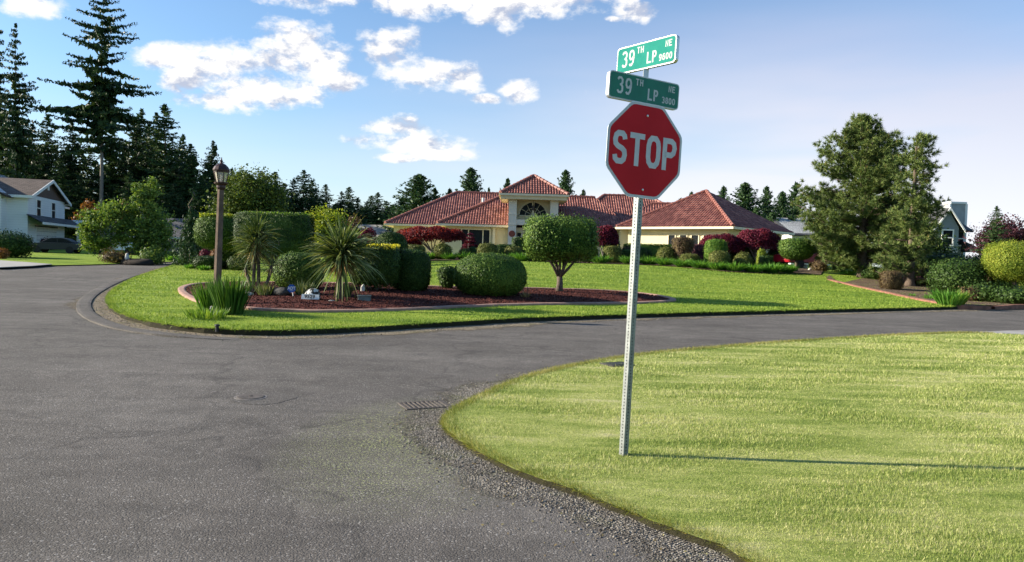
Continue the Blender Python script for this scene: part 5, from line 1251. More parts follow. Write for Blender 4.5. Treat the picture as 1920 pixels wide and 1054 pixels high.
    def blade(zc, yaw, wd, h, green, white, number, xoff, roll, th=.035):
        M = L0 @ Matrix.Translation((0, 0, zc)) @ Matrix.Rotation(yaw, 4, 'Z') @ Matrix.Translation((xoff, 0, 0)) @ Matrix.Rotation(roll, 4, 'Y')
        m = MB(); m.T = M; m.prism(rrect(wd, h), -th/2, th/2); bl = m.build('street_name_blade', M_STEEL, t)
        for s in (0, 1):
            Ms = M @ Matrix.Rotation(math.pi*s, 4, 'Z') @ Matrix.Translation((0, -th/2, 0))
            m = MB(); m.T = Ms; m.prism(rrect(wd-.004, h-.004), -.0012, -.0003); m.build('blade_border', white, bl)
            m = MB(); m.T = Ms; m.prism(rrect(wd-.018, h-.018, .022), -.0022, -.0013); m.build('blade_face', green, bl)
            hh = h
            for (s_, cx, cz, ch, st, wr, gp_) in (('39', -.295, .02, .62, .0165, .50, .3), ('TH', -.085, .25, .25, .009, .60, .35), ('LP', .115, -.12, .43, .0145, .50, .35), ('NE', .385, .24, .24, .009, .58, .35), (number, .345, -.22, .25, .009, .56, .25)):
                o = stroke_text(s_, ch*hh, st, white, bl, Ms @ Matrix.Translation((cx*wd, -.0025, cz*hh)), wr, gp_); o.name = 'blade_letters'
        return bl
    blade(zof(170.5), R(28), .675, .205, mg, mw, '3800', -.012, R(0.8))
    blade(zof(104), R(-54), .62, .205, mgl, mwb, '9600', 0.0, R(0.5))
    m = MB(); m.T = L0 @ Matrix.Translation((0, 0, zof(150))); m.box((-.02, -.012, 0), (.02, .012, .09)); m.build('bracket', M_STEEL, t); m = MB(); m.T = L0 @ Matrix.Translation((0, 0, zof(200))); m.box((-.02, -.012, 0), (.02, .012, zof(186)-zof(200))); m.build('bracket', M_STEEL, t)

# sign lettering drawn with strokes: narrow highway-style capitals and figures, one mesh per word
GL = {
 'S': [[(.94,.80),(.88,.92),(.70,1),(.30,1),(.10,.92),(.02,.76),(.08,.62),(.28,.54),(.72,.46),(.92,.38),(.98,.24),(.90,.08),(.70,0),(.30,0),(.10,.08),(.04,.22)]],
 'T': [[(0,1),(1,1)],[(.5,1),(.5,0)]],
 'O': [[(.30,1),(.70,1),(.92,.88),(1,.70),(1,.30),(.92,.12),(.70,0),(.30,0),(.08,.12),(0,.30),(0,.70),(.08,.88),(.30,1)]],
 'P': [[(0,0),(0,1),(.66,1),(.90,.92),(1,.75),(.90,.57),(.66,.48),(0,.48)]],
 'L': [[(0,1),(0,0),(1,0)]], 'H': [[(0,0),(0,1)],[(1,0),(1,1)],[(0,.5),(1,.5)]],
 'N': [[(0,0),(0,1),(1,0),(1,1)]], 'E': [[(1,1),(0,1),(0,0),(1,0)],[(0,.52),(.8,.52)]],
 '3': [[(.03,.86),(.28,1),(.68,1),(.94,.88),(.94,.68),(.72,.54),(.45,.53)],[(.72,.54),(.98,.40),(.98,.14),(.72,0),(.28,0),(.02,.14)]],
 '9': [[(.06,.10),(.25,0),(.55,0),(.85,.18),(.98,.5),(.98,.76),(.80,.95),(.5,1),(.20,.95),(.03,.76),(.06,.56),(.25,.42),(.6,.42),(.96,.62)]],
 '6': [[(.94,.90),(.75,1),(.45,1),(.15,.82),(.02,.5),(.02,.24),(.20,.05),(.5,0),(.80,.05),(.97,.24),(.94,.44),(.75,.58),(.4,.58),(.04,.38)]],
 '8': [[(.5,.54),(.18,.60),(.06,.78),(.22,.97),(.5,1),(.78,.97),(.94,.78),(.82,.60),(.5,.54),(.14,.46),(.0,.25),(.18,.04),(.5,0),(.82,.04),(1,.25),(.86,.46),(.5,.54)]],
 '0': [[(.5,1),(.80,.95),(1,.72),(1,.28),(.80,.05),(.5,0),(.20,.05),(0,.28),(0,.72),(.20,.95),(.5,1)]],
}
def stroke_text(s, h, sw, mat, parent, M, wr=.6, gap=.42):
    cw = h*wr-sw; hh = h-sw; total = len(s)*(h*wr)+(len(s)-1)*h*wr*gap*.8
    x = -total/2; m = MB(); m.T = M; lay = 0
    for ch in s:
        for st in GL[ch]:
            pts = [Vector((x+sw/2+p[0]*cw, -hh/2+p[1]*hh)) for p in st]; closed = (pts[0]-pts[-1]).length < 1e-6
            L_, R_ = [], []
            smoothed = ch not in 'TLHNE'
            n = len(pts)
            for i, p in enumerate(pts):
                a = pts[i-1] if i > 0 else (pts[-2] if closed else None); b = pts[i+1] if i < n-1 else (pts[1] if closed else None)
                if a is None: d = (b-p).normalized(); nr = Vector((-d.y, d.x)); k = 1; ext = -d*(sw/2 if False else 0)
                elif b is None: d = (p-a).normalized(); nr = Vector((-d.y, d.x)); k = 1
                else:
                    d1 = (p-a).normalized(); d2 = (b-p).normalized(); n1 = Vector((-d1.y, d1.x)); n2 = Vector((-d2.y, d2.x)); nr = (n1+n2).normalized(); k = min(1/max(nr.dot(n1), .3), 2.2)
                q = p.copy()
                if not closed and i == 0: q -= (pts[1]-pts[0]).normalized()*(sw/2 if ch in 'TLHNEP' else 0)
                if not closed and i == n-1: q += (pts[-1]-pts[-2]).normalized()*(sw/2 if (ch in 'THNE' or (ch == 'L')) else 0)
                L_.append(q+nr*k*sw/2); R_.append(q-nr*k*sw/2)
            y = -.0004*lay; lay = (lay+1) % 3
            V = [(p.x, y, p.y) for p in L_] + [(p.x, y, p.y) for p in R_]
            m.add(V, [(i, i+1, n+i+1, n+i) for i in range(n-1)])
        x += h*wr*(1+gap*.8)
    o = m.build('letters', mat, parent)
    return o
stop_sign()
# manhole cover, storm grate and drain slot
g = G(470, 745); M_IRON = paint('cast_iron', (.10, .085, .075), .75, .4, .2, 20, .5)
t = thing('manhole_cover', 'small round cast iron cover set in the asphalt', 'manhole cover', (g.x, g.y, g.z)); 
m = MB(); m.lathe([(.17, -.02), (.17, .006)], 24); m.build('rim', paint('concrete_collar', (.16, .145, .135), .9, .3, scale=12), t); m = MB(); m.lathe([(.14, .0), (.14, .011), (.13, .013)], 24); m.lathe([(.02, .013), (.02, .02)], 8); m.build('lid', M_IRON, t)
m = MB(); V = []; 
def ring_patch(cx, cy, r, name, mat, zo):
    n = 40; V = [(cx, cy, float(hbase(cx, cy))+zo)]+[(cx+r*(1+.08*math.sin(3*a)+.05*math.sin(7*a))*math.cos(a), cy+r*(1+.06*math.sin(4*a))*math.sin(a), float(hbase(cx, cy+r*math.sin(a)))+zo) for a in [2*math.pi*i/n for i in range(n)]]
    m = MB(); m.add(V, [(0, i+1, (i+1) % n+1) for i in range(n)]); return tag(m.build(name, mat), kind='structure')
def mat_patchy():
    mt, nt, b, o = newmat('asphalt_repair'); c, fine, vd = asphalt_nodes(nt); c = mixc(nt, 1.0, c, (.86, .86, .86), 'MULTIPLY'); nt.links.new(c, b.inputs['Base Color']); b.inputs['Roughness'].default_value = .9; b.inputs['Specular IOR Level'].default_value = .15; bump(nt, b, fine, .5, .012); return mt
g2 = G(492, 747); ring_patch(g2.x, g2.y, .32, 'asphalt_patch', mat_patchy(), .003)
g = G(797, 760); t = thing('storm_drain_grate', 'rectangular cast iron storm drain grate beside the corner lawn', 'drain grate', (g.x, g.y, g.z), R(24))
m = MB(); m.box((-.33, -.24, -.01), (.33, -.20, .010)); m.box((-.33, .20, -.01), (.33, .24, .010)); m.box((-.33, -.20, -.01), (-.29, .20, .010)); m.box((.29, -.20, -.01), (.33, .20, .010)); m.build('frame', M_IRON, t); t.scale = (.74, .74, 1)
m = MB(); 
for i in range(9): x = -.27+i*.066; m.box((x, -.2, -.008), (x+.026, .2, .012))
m.build('bars', M_IRON, t); m = MB(); m.box((-.29, -.2, .0015), (.29, .2, .0035)); m.build('pit_shade', M_BLACK, t)  # flat black sheet between the bars stands in for the shade below
g = G(1157, 684); t = thing('drain_cover', 'small dark square drain cover in the lawn edge behind the signpost', 'drain cover', (g.x, g.y, g.z), R(30)); m = MB(); m.box((-.2, -.16, -.05), (.2, .16, .015)); m.build('rim', M_ROCKD, t); m = MB(); m.box((-.16, -.12, .016), (.16, .12, .022)); m.build('lid', M_BLACK, t)
g = G(407, 619); t = thing('sprinkler_head', 'small black sprinkler head at the kerb below the irises', 'sprinkler', (g.x, g.y, g.z)); m = MB(); m.lathe([(.035, -.05), (.035, .05)], 8); m.build('body', M_BLACK, t); m = MB(); m.lathe([(.05, .052), (.045, .075), (.02, .08)], 8); m.build('cap', M_BLACK, t)

# ------------------------------------------------------------------ trees
def conifer_data(H, rad, c0, levels, per, mat_seed, leaf, droop=.25, up=.25, gappy=.1, slim=1.0, spr=9, pe=.8):
    """trunk and crown of a fir: whorls of limbs carrying flat hanging sprays"""
    trunk = MB(); n = 9; trunk.tube([(0,0,-.3)]+[(.10*math.sin(i*.9), .08*math.cos(i*1.1), H*(i+1)/n*.97) for i in range(n)], [H*.012]+[H*.011*(1-(i+1)/n*.93) for i in range(n)], 7)
    P_, A_, S_ = [], [], []
    for l in range(levels):
        t = l/(levels-1); z = H*(c0+(1-c0)*t**.93)
        prof = (1-t)**pe*slim + .03
        if t < .12: prof *= .6+t*3
        for k in range(per):
            if random.random() < gappy: continue
            a = random.uniform(0, 6.283); L_ = rad*prof*random.uniform(.55, 1.25); 
            el = up*(t-.25)+random.uniform(-.12, .12)
            d = np.array([math.cos(a), math.sin(a), el]); m = max(3, int(spr*L_/rad)+2)
            if L_ > rad*.35 and k % 2 == 0:
                trunk.tube([(0,0,z), (d[0]*L_*.5, d[1]*L_*.5, z+d[2]*L_*.5-droop*L_*.12), (d[0]*L_*.9, d[1]*L_*.9, z+d[2]*L_*.9-droop*L_*.4)], [H*.0022, H*.0014, H*.0006], 4)
            side = np.array([-math.sin(a), math.cos(a), 0])
            for j in range(m):
                s = (j+.6)/m; p = d*L_*s + np.array([0, 0, z-droop*L_*s*s*.5+(.10*L_*max(0, s-.75))])
                wl = L_*.20*(1.12-s)+leaf*.45
                for sg in (-1, 1):
                    q = p+side*sg*wl*.45*random.uniform(.4, 1); P_.append(q+np.array([0, 0, -random.uniform(0, .35)*leaf])); A_.append(side*sg*1.0+d*.6+np.array([0, 0, -.25])); S_.append(max(wl, leaf)*random.uniform(.8, 1.5))
                P_.append(p+np.array([0, 0, leaf*.1])); A_.append(d); S_.append(leaf*1.6)
    for j in range(8): P_.append(np.array([0, 0, H*(.965+.006*j)])); A_.append(np.array([random.uniform(-.4,.4), random.uniform(-.4,.4), 1])); S_.append(leaf*.9)
    P_ = np.array(P_); A_ = np.array(A_); S_ = np.array(S_)[:, None]
    rep = 2; P_ = np.repeat(P_, rep, 0)+rng.normal(size=(len(P_)*rep, 3))*leaf*.22; A_ = np.repeat(A_, rep, 0); S_ = np.repeat(S_, rep, 0)
    V, Fq = leaves(P_, S_*.8, .42, None, .9, .3, ori=A_/np.linalg.norm(A_, axis=1, keepdims=True), oj=.45)
    return trunk, V, Fq
PROTO = {}
def conifer(label, px, top, Y, kind, group, wscale=1.0, rz=None, name='fir_tree', wpx=None):
    if kind not in PROTO:
        spec = {'a': dict(H=24, rad=7.0, c0=.10, levels=36, per=6, leaf=.42, gappy=.2, droop=.16, spr=12), 'b': dict(H=24, rad=6.6, c0=.05, levels=40, per=7, leaf=.40, droop=.26, gappy=.15, spr=11),
                'c': dict(H=24, rad=7.4, c0=.14, levels=30, per=6, leaf=.52, gappy=.32, droop=.12, up=.4, pe=.65), 'd': dict(H=24, rad=5.6, c0=.04, levels=42, per=6, leaf=.40, up=.5, gappy=.2, droop=.15),
                'tall': dict(H=36, rad=10.5, c0=.38, levels=25, per=5, leaf=.40, gappy=.30, droop=.12, up=.35, spr=24, pe=.70), 'tall2': dict(H=32, rad=8.2, c0=.25, levels=30, per=6, leaf=.45, gappy=.25, spr=17, droop=.14),
                'cyp': dict(H=10, rad=4.0, c0=.02, levels=40, per=13, leaf=.27, droop=-.2, up=.8, gappy=.18, pe=.78), 'cyp2': dict(H=10, rad=3.0, c0=.02, levels=36, per=9, leaf=.26, droop=-.15, up=.9, gappy=.25, pe=.8)}[kind]
        mt = {'cyp': L_CYP, 'cyp2': L_CYP, 'b': L_FIR2, 'd': L_FIR2}.get(kind, L_FIR)
        tr, V, Fq = conifer_data(mat_seed=0, **spec); t = thing(name, label, 'tree', (0, 0, 0), 0, group)
        npmesh('crown', V, Fq, mt, t); tr.build('trunk', M_BARKG if 'tall' in kind else M_BARK, t, smooth=True); PROTO[kind] = (t, spec['H'], spec['rad'])
    else:
        src = PROTO[kind][0]; t = src.copy(); col.objects.link(t); t.name = name
        for ch in src.children: c = ch.copy(); col.objects.link(c); c.parent = t
    b = BY(px, Y); Hh = P(px, top, Y).z-b.z; s = Hh/PROTO[kind][1]
    ws = s*wscale if wpx is None else (wpx*Y/F/2)/PROTO[kind][2]
    t.location = b; t.scale = (ws, ws, s); t.rotation_euler.z = random.uniform(0, 6.28) if rz is None else rz
    t['label'] = label; t['category'] = 'tree'; t['group'] = group; return t
FG_ = 'tall firs of the dark wood behind the white house'
conifer('tallest fir with long bare trunk rising above the frame left of the clouds', 188, -28, 92, 'tall', FG_, wpx=225, rz=.4)
conifer('second tall fir with bare lower trunk above the white house roof', 27, 48, 88, 'tall2', FG_, wpx=118)
conifer('tall dark fir cut by the left edge of the photo', -8, 40, 94, 'tall2', FG_, wpx=110)
left_firs = [(5,225,100,'c',1.2,'broad dark fir behind the left edge of the white house'),(58,235,98,'a',1.2,'dark fir below the second tall fir'),(88,218,103,'b',1.1,'slim fir between the two tallest firs'),(133,232,100,'a',1.15,'bushy fir left of the tall bare trunk'),
 (165,275,108,'b',1.1,'low fir directly behind the tall bare trunk'),(204,235,98,'d',1.3,'narrow fir just right of the tall bare trunk'),(226,262,104,'c',1.1,'ragged fir behind the light green tree'),(253,222,100,'c',1.15,'broad dark fir left of the pointed pair'),(276,235,105,'b',1.1,'fir squeezed between broad fir and pointed fir'),
 (305,199,96,'d',1.5,'tall narrow pointed fir above the taupe house'),(330,290,100,'a',1.1,'shorter fir right of the tall pointed fir'),(354,272,96,'b',1.3,'bushy green-tipped fir above the drooping conifer'),(396,266,98,'a',.9,'slim fir left of the lantern'),(375,330,92,'b',1.3,'low fir filling the gap left of the lamp post'),
 (30,290,92,'b',1.4,'low dark fir rising behind the white house roof'),(110,300,92,'b',1.4,'low dark fir right of the white house gable'),(150,330,92,'a',1.4,'low dark fir right of the white house'),(240,330,90,'b',1.4,'low dark fir behind the two light green trees'),(290,330,90,'b',1.5,'low dark fir above the taupe house roof'),(325,345,88,'a',1.5,'dark fir right of the taupe house'),(188,310,102,'b',1.5,'low fir behind the base of the tall bare trunk'),(70,330,95,'b',1.5,'low fir behind the gable of the white house'),
 (432,318,102,'d',1.0,'thin fir top just right of the lantern'),(448,330,104,'a',1.0,'fir peeping over the round broadleaf tree, left'),(487,322,104,'a',1.0,'fir peeping over the broadleaf tree, middle'),(513,324,100,'b',1.2,'fir right behind the broadleaf tree'),(548,338,104,'a',1.1,'dark fir left of the taller wispy fir'),(567,321,98,'c',.95,'wispy fir with open top above the long hedge'),
 (590,356,104,'b',1.1,'low fir right of the wispy fir'),(608,347,100,'b',1.0,'pointed fir above the yellow-green round tree'),(638,360,104,'a',.9,'small fir right of the yellow-green tree'),(668,372,100,'b',1.2,'small bushy fir left of the last one before the house'),(686,378,104,'a',1.0,'dark small fir between two bushy ones'),(706,362,98,'b',1.2,'bushy fir standing just left of the tiled roof corner'),(625,385,90,'b',1.4,'low wide fir behind the spiky cordyline crown'),(535,390,92,'b',1.6,'low wide fir behind the long hedge')]
left_firs += [(424,328,106,'b',1.1,'dark fir directly behind the lantern'),(340,255,106,'d',1.2,'pointed fir behind the bushy green-tipped one'),(318,262,104,'c',1.0,'ragged fir just right of the tall pointed fir'),(262,208,108,'d',1.2,'thin fir top in front of the cloud edge left of the pointed pair'),(290,214,104,'b',1.0,'fir close to the left of the tall pointed fir'),
 (530,345,108,'a',1.3,'fir filling the gap behind the long hedge, left'),(583,340,110,'b',1.2,'fir filling the gap right of the wispy fir'),(652,352,108,'b',1.2,'fir behind the rust-tinged tree'),(694,368,106,'b',1.3,'fir behind the last small firs before the house'),(722,378,104,'b',1.3,'fir at the very corner of the tiled roof'),(500,352,110,'b',1.4,'low fir seen over the right side of the round tree')]
for px, top, Y, kd, ws, lab in left_firs: conifer(lab, px, top, Y, kd, FG_ if px < 420 else 'firs of the distant tree line', ws*(1.0 if px < 420 else 1.45))
CG = 'dark cypresses behind the tiled house'
for px, top, Y, w, kd, lab in [(782,330,84,112,'cyp','broad bushy cypress over the left end of the tiled roof'),(752,372,88,60,'cyp','lower cypress shoulder left of the broad one'),(812,355,86,50,'cyp2','cypress right behind the broad bushy one'),(879,318,86,78,'cyp','cypress rising over the ridge of the left wing'),(840,356,90,40,'cyp2','thin cypress tip at the left end of the ridge'),(913,354,92,28,'cyp2','small cypress tip by the vent pipe'),(948,337,92,48,'cyp2','thin cypress left of the tower roof'),(1056,322,86,56,'cyp','dark cypress right of the tower roof'),(1090,358,90,36,'cyp2','short cypress tip right of the tower'),
    (1272,374,96,40,'cyp2','small tree top over the low link roof'),(1292,362,94,36,'cyp2','wispy tree top left of the right wing peak'),(1352,352,80,50,'cyp2','cypress just right of the right wing peak'),(1392,346,82,92,'cyp','large cypress over the right wing roof'),(1432,352,84,54,'cyp2','cypress right of the large one'),(1462,362,86,62,'cyp','wide cypress between right wing and pine'),(1487,345,90,56,'cyp2','tall loose cypress left of the big pine'),(1415,392,78,60,'cyp','low cypress above the far corner of the roof'),(1445,400,76,60,'cyp','low cypress above the right red maple'),(1480,405,76,50,'cyp2','low cypress above the vase-crown shrub')]:
    conifer(lab, px, top, Y, kd, CG, wpx=w*1.6, name='cypress_tree')
conifer('young spruce in front of the blue-grey house right of its porch', 1864, 388, 50, 'd', 'conifers at the right edge', wpx=84, name='spruce_tree')
# wood far behind, read as one mass
def far_wood():
    P_ = []; 
    for i in range(330):
        x = rng.uniform(-120, -5) if i < 220 else rng.uniform(-5, 60); y = rng.uniform(108, 125); h = rng.uniform(10, 16) if x < -45 else (rng.uniform(5.5, 8.5) if x < -14 else rng.uniform(3, 6))
        n = 130; z = rng.random(n)**.8*h; r = (1-z/h)*2.6+.3; a = rng.uniform(0, 6.28, n); P_.append(np.stack([x+r*np.cos(a)*rng.random(n)**.3, y+r*np.sin(a), z+.8], 1))
    P_ = np.concatenate(P_); V, Fq = leaves(P_, 1.1, .55, None, 1); return tag(npmesh('far_wood', V, Fq, L_FIR), 'dark mass of undergrowth and far trees behind the tall firs', 'wood', kind='stuff')
far_wood()

def broadleaf(label, px, top, Y, wpx, mat, ncl, nleaf, leaf, name='broadleaf_tree', c0=.25, group=None, tmat=M_BARK, cat='tree', blobs=None, stems=1, tr=None, seed=0):
    b = BY(px, Y); H = P(px, top, Y).z-b.z; rx = wpx*Y/F/2; t = thing(name, label, cat, b, 0, group)
    bl = blobs or [(0, (1+c0)/2, 1, (1-c0)/2)]     # x, z (of H), rx, rz (of H)
    pts = []; tips = []
    for (bx, bz, br, bh) in bl:
        w = br*rx; n = int(ncl*(br*bh)/sum(q[2]*q[3] for q in bl))+3
        d = sph(n); rr = rng.random((n, 1))**.45; c = d*rr*np.array([w, w*.85, bh*H]); c[:, 0] += bx*rx; c[:, 2] += bz*H; tips.append(c)
        for q in c:
            sz = rng.uniform(.5, 1.2)*w*.22; m = int(nleaf*rng.uniform(.6, 1.4)); pts.append(q+rng.normal(size=(m, 3))*np.array([sz, sz, sz*.7]))
    pts = np.concatenate(pts); pts = pts[pts[:, 2] > .05]; up = np.tile([0, 0, .6], (len(pts), 1)); V, Fq = leaves(pts, leaf, .6, up, 1, .4); npmesh('crown', V, Fq, mat, t)
    m = MB(); r = tr or max(.05, H*.018); tips = np.concatenate(tips)
    for s in range(stems):
        ox = (s-(stems-1)/2)*r*2.5; m.tube([(ox, 0, -.1), (ox*1.2, .02, H*c0*.8), (ox*1.6+bl[0][0]*rx*.3, 0, H*(c0+.3))], [r*1.2, r, r*.55], 8)
    for q in tips[::max(1, len(tips)//16)]:
        m.tube([(bl[0][0]*rx*.1, 0, H*c0*.8), (q[0]*.5, q[1]*.5, (H*c0*.8+q[2])*.52), tuple(q)], [r*.5, r*.3, r*.1], 5)
    m.build('trunk', tmat, t, smooth=True); return t
BG = 'light green broadleaf trees in front of the white house'
broadleaf('spreading light green birch in front of the porch of the white house', 208, 372, 46, 128, L_BIRCH, 130, 90, .15, 'birch_tree', .22, BG, M_BARKW, blobs=[(-.1, .70, .62, .28), (-.55, .5, .42, .26), (.3, .42, .4, .25), (-.35, .3, .5, .18)])
broadleaf('taller upright light green birch right of the spreading one', 272, 331, 46.5, 112, L_BIRCH, 150, 95, .15, 'birch_tree', .1, BG, M_BARKW, blobs=[(-.1, .78, .48, .24), (.0, .52, .8, .26), (.35, .32, .65, .26), (.1, .18, .6, .15)])
broadleaf('large round olive-green tree behind the lantern and clipped hedges', 468, 322, 72, 122, leafmat('leaf_maple_green', [(0.03,0.055,0.016),(0.07,0.105,0.026),(0.13,0.17,0.045)], .25), 230, 110, .26, 'broadleaf_tree', .15, None, M_BARK)
broadleaf('loose yellow-green tree behind the largest cordyline', 618, 388, 36, 92, L_YELLOW, 110, 80, .13, 'broadleaf_tree', .12, None, M_BARK, blobs=[(-.1, .7, .75, .3), (.3, .4, .8, .35), (-.4, .4, .5, .3)])
broadleaf('thin rust-tinged tree behind the yellow-green one', 665, 402, 48, 56, L_BROWN, 40, 40, .14, 'broadleaf_tree', .2, None, M_BARK)
broadleaf('rusty-leaved tree in the shade right of the white house', 160, 372, 84, 44, L_ORANGE, 26, 26, .3, 'broadleaf_tree', .2, 'rusty undergrowth trees', M_BARK)
broadleaf('rusty-leaved tree behind the upright birch', 232, 378, 84, 44, L_ORANGE, 40, 40, .3, 'broadleaf_tree', .2, 'rusty undergrowth trees', M_BARK)
broadleaf('dark plum-leaved tree beside the young spruce at the right edge', 1888, 412, 52, 104, L_PURPLE, 150, 90, .17, 'plum_tree', .12, None, M_BARK)
broadleaf('green tree left of the blue-grey house behind the pines', 1728, 430, 46, 100, L_DARK, 130, 70, .16, 'broadleaf_tree', .02, None, M_BARK)
topiary('yellow-topped clipped round tree at the right edge', 1903, 456, 98, 30.5, 'cyl', L_YELLOW, name='clipped_tree', cat='tree', bot=.36, trunk=True, e=3.4, jit=.07, lump=.04)
# red maples, clipped into umbrellas
def maple(label, px, top, w, Y, bot, mat, group, zb=None):
    b = BY(px, Y); H = P(px, top, Y).z-b.z; rx = w*Y/F/2; t = thing('japanese_maple', label, 'tree', b, 0, group)
    n = 11000 if w > 80 else 6000; d = sph(n); d[:, 2] = np.where(d[:, 2] < -.25, -d[:, 2]*.6, d[:, 2]); zc = H*bot
    q = superproj(d, rx, rx*.75, H-zc, 2.6); q *= (.80+.22*rng.random((n, 1))); q[:, 2] += zc+.06*np.sin(q[:, 0]*5)+rng.normal(size=n)*.03
    V, Fq = leaves(q, Y*.0024, .5, q-np.array([0, 0, zc]), 1.2, .4); Vc, Fc = ico_core(rx*.78, rx*.58, (H-zc)*.78, zc, 2.6); Vc[:, 2] = np.maximum(Vc[:, 2], zc-.04); Vc = Vc[Fc].reshape(-1, 3); Fc = np.arange(len(Vc)).reshape(-1, 4)
    Vm, Fm = merge([(V, Fq), (Vc, Fc)]); npmesh('crown', Vm, Fm, mat, t); m = MB()
    for i in range(8): a = i*.8+.2; m.tube([(0,0,-.05), (.1*math.cos(a), .1*math.sin(a), zc*.35), (rx*.35*math.cos(a), rx*.3*math.sin(a), zc*.8), (rx*.65*math.cos(a), rx*.5*math.sin(a), zc+.2)], [.06, .05, .035, .015], 6)
    m.build('trunk', M_BARKG, t, smooth=True)
MG = 'clipped red Japanese maples around the tiled house'
maple('widest red umbrella-shaped maple in front of the left wing', 811, 426, 122, 46, .66, L_RED, MG)
maple('bright red maple left of the widest umbrella maple', 765, 428, 52, 50, .5, L_RED, MG)
maple('small round red maple left of the dark dome shrub', 688, 428, 44, 46, .1, L_WINE, MG)
maple('thin-stemmed dark red maple behind the square-crowned tree', 1133, 424, 52, 46, .58, L_WINE, MG)
maple('low wine-red maple right of the four small windows', 1352, 440, 84, 46.5, .55, L_WINE, MG)
maple('taller wine-red maple at the far corner of the right wing', 1420, 430, 84, 46.5, .58, L_WINE, MG)
# layered dark red pagoda shrub
b = BY(881, 48); t = thing('pagoda_shrub', 'dark red shrub clipped into stacked tiers left of the picture window', 'shrub', b); H = P(881, 438, 48).z-b.z
Vs = []
for i in range(6):
    z = H*(.97-.15*i); r = .16+.10*i; V, Fq = crown_mesh('ball', r, r, .07, z, .09, 2.2); Vs.append((V, Fq))
Vm, Fm = merge(Vs); npmesh('crown', Vm, Fm, L_WINE, t); m = MB(); m.tube([(0,0,-.1), (0,0,H*.95)], [.06, .03], 6); m.build('trunk', M_BARK, t)
# drooping conifer
def weeping():
    b = BY(360, 43); H = P(352, 352, 43).z-b.z; t = thing('weeping_conifer', 'drooping dark conifer with a bent leader left of the lamp post', 'tree', b)
    m = MB(); top = [(0,0,-.1),(-.1,0,H*.3),(.05,0,H*.6),(-.22,0,H*.78),(.10,0,H*.9),(-.05,0,H*.99),(-.16,0,H*.97)]; m.tube(top, [.12,.1,.08,.06,.05,.04,.02], 7); m.build('trunk', M_BARK, t, smooth=True)
    P_ = []; A_ = []
    for i in range(420):
        f = random.random()**.8; z = H*(.02+.72*f); a = random.uniform(0, 6.283); r = (1.25*(1-f)**.9+.15)*random.uniform(.3, 1)
        for j in range(16): P_.append((r*math.cos(a)+random.gauss(0,.05), r*math.sin(a)+random.gauss(0,.05), max(.05, z-j*.06))); A_.append((math.cos(a)*.3, math.sin(a)*.3, -1))
    for k in range(len(top)-1):
        p, q = Vector(top[k]), Vector(top[k+1])
        if k < 2: continue
        for j in range(60): c = p.lerp(q, random.random()); P_.append((c.x+random.gauss(0,.06), c.y+random.gauss(0,.06), c.z-random.random()*.15)); A_.append((random.gauss(0,.3), random.gauss(0,.3), -1))
    V, Fq = leaves(np.array(P_), .17, .35, None, 1, .3, ori=np.array(A_), oj=.35); npmesh('crown', V, Fq, L_CYP, t)
weeping()
# clipped hedges at the far left of the plot
topiary('yellow-tipped clipped drum hedge on stems behind the lamp post', 411, 404, 84, 35, 'cyl', L_GREEN, name='hedge', cat='hedge', bot=.40, trunk=True, e=2.8, jit=.05, group='tall clipped hedges left of the tiled house')
topiary('long tall flat-topped dark hedge on trunks behind the multi-headed cordyline', 515, 401, 132, 33, 'box', L_DARK, name='hedge', cat='hedge', bot=.30, trunk=True, dep=.5, e=9, jit=.06, lump=.02, fork=True, group='tall clipped hedges left of the tiled house')
topiary('dark hedge block joining the drum hedge and the tall hedge', 436, 414, 50, 36.5, 'box', L_DARK, name='hedge', cat='hedge', bot=.2, trunk=True, dep=.7)
topiary('low wide dark cushion hedge where the left road bends', 392, 480, 56, 37, 'ball', L_DARK, e=3.2, name='hedge', cat='hedge')
topiary('reddish clipped shrub over the dark cushion hedge', 408, 466, 26, 41, 'ball', L_ORANGE)
topiary('small crimson shrub left of the reddish clipped shrub', 385, 467, 22, 42, 'ball', L_WINE)
topiary('brownish flat hedge under the tall dark hedge', 442, 472, 70, 38, 'box', L_BROWN, name='hedge', cat='hedge', dep=.3)
topiary('dark low shrub below the multi-headed cordyline crown', 452, 480, 46, 36, 'ball', L_DARK, e=3)
for px, Y, r, h, lab in [(357,37.5,.4,.25,'small bright tuft left of the dark cushion hedge'),(383,35.6,.38,.26,'bright tuft in front of the dark cushion hedge'),(322,52,.7,.5,'leafy clump on the verge left of the weeping conifer'),(345,50,.7,.5,'leafy clump at the foot of the weeping conifer')]:
    clump('grass_tuft', lab, BY(px, Y), 200, r, h, .04, L_LILY, 1.2, .4, 'bright tufts near the left road bend')
def tips_on(start, w, top, n, mat, fr_=.92, dp=.8, size=.08):  # drum hedge: yellow new growth; tall hedge: sunlit top put in as lighter leaves
    o = [q for q in bpy.data.objects if q.get('label', '').startswith(start)][0]; Y = o.location.y; H = P(P_X[start], top, Y).z-o.location.z; r = w*Y/F/2
    p = np.stack([rng.uniform(-1, 1, n), rng.uniform(-1, 1, n)], 1); k = (np.abs(p)**4).sum(1) < 1; p = p[k]; pts = np.stack([p[:, 0]*r*fr_, p[:, 1]*r*dp, H+rng.uniform(-.12, .06, len(p))], 1)
    V, Fq = leaves(pts, size, .55, None, 1); npmesh('growth_or_lit_tips', V, Fq, mat, o)
P_X = {'yellow-tipped clipped drum': 411, 'long tall flat-topped': 515}
tips_on('yellow-tipped clipped drum', 84, 404, 2600, L_YELLOW, .74, .74, .09)
tips_on('long tall flat-topped', 132, 401, 2600, L_BRIGHT, .95, .42, .08)
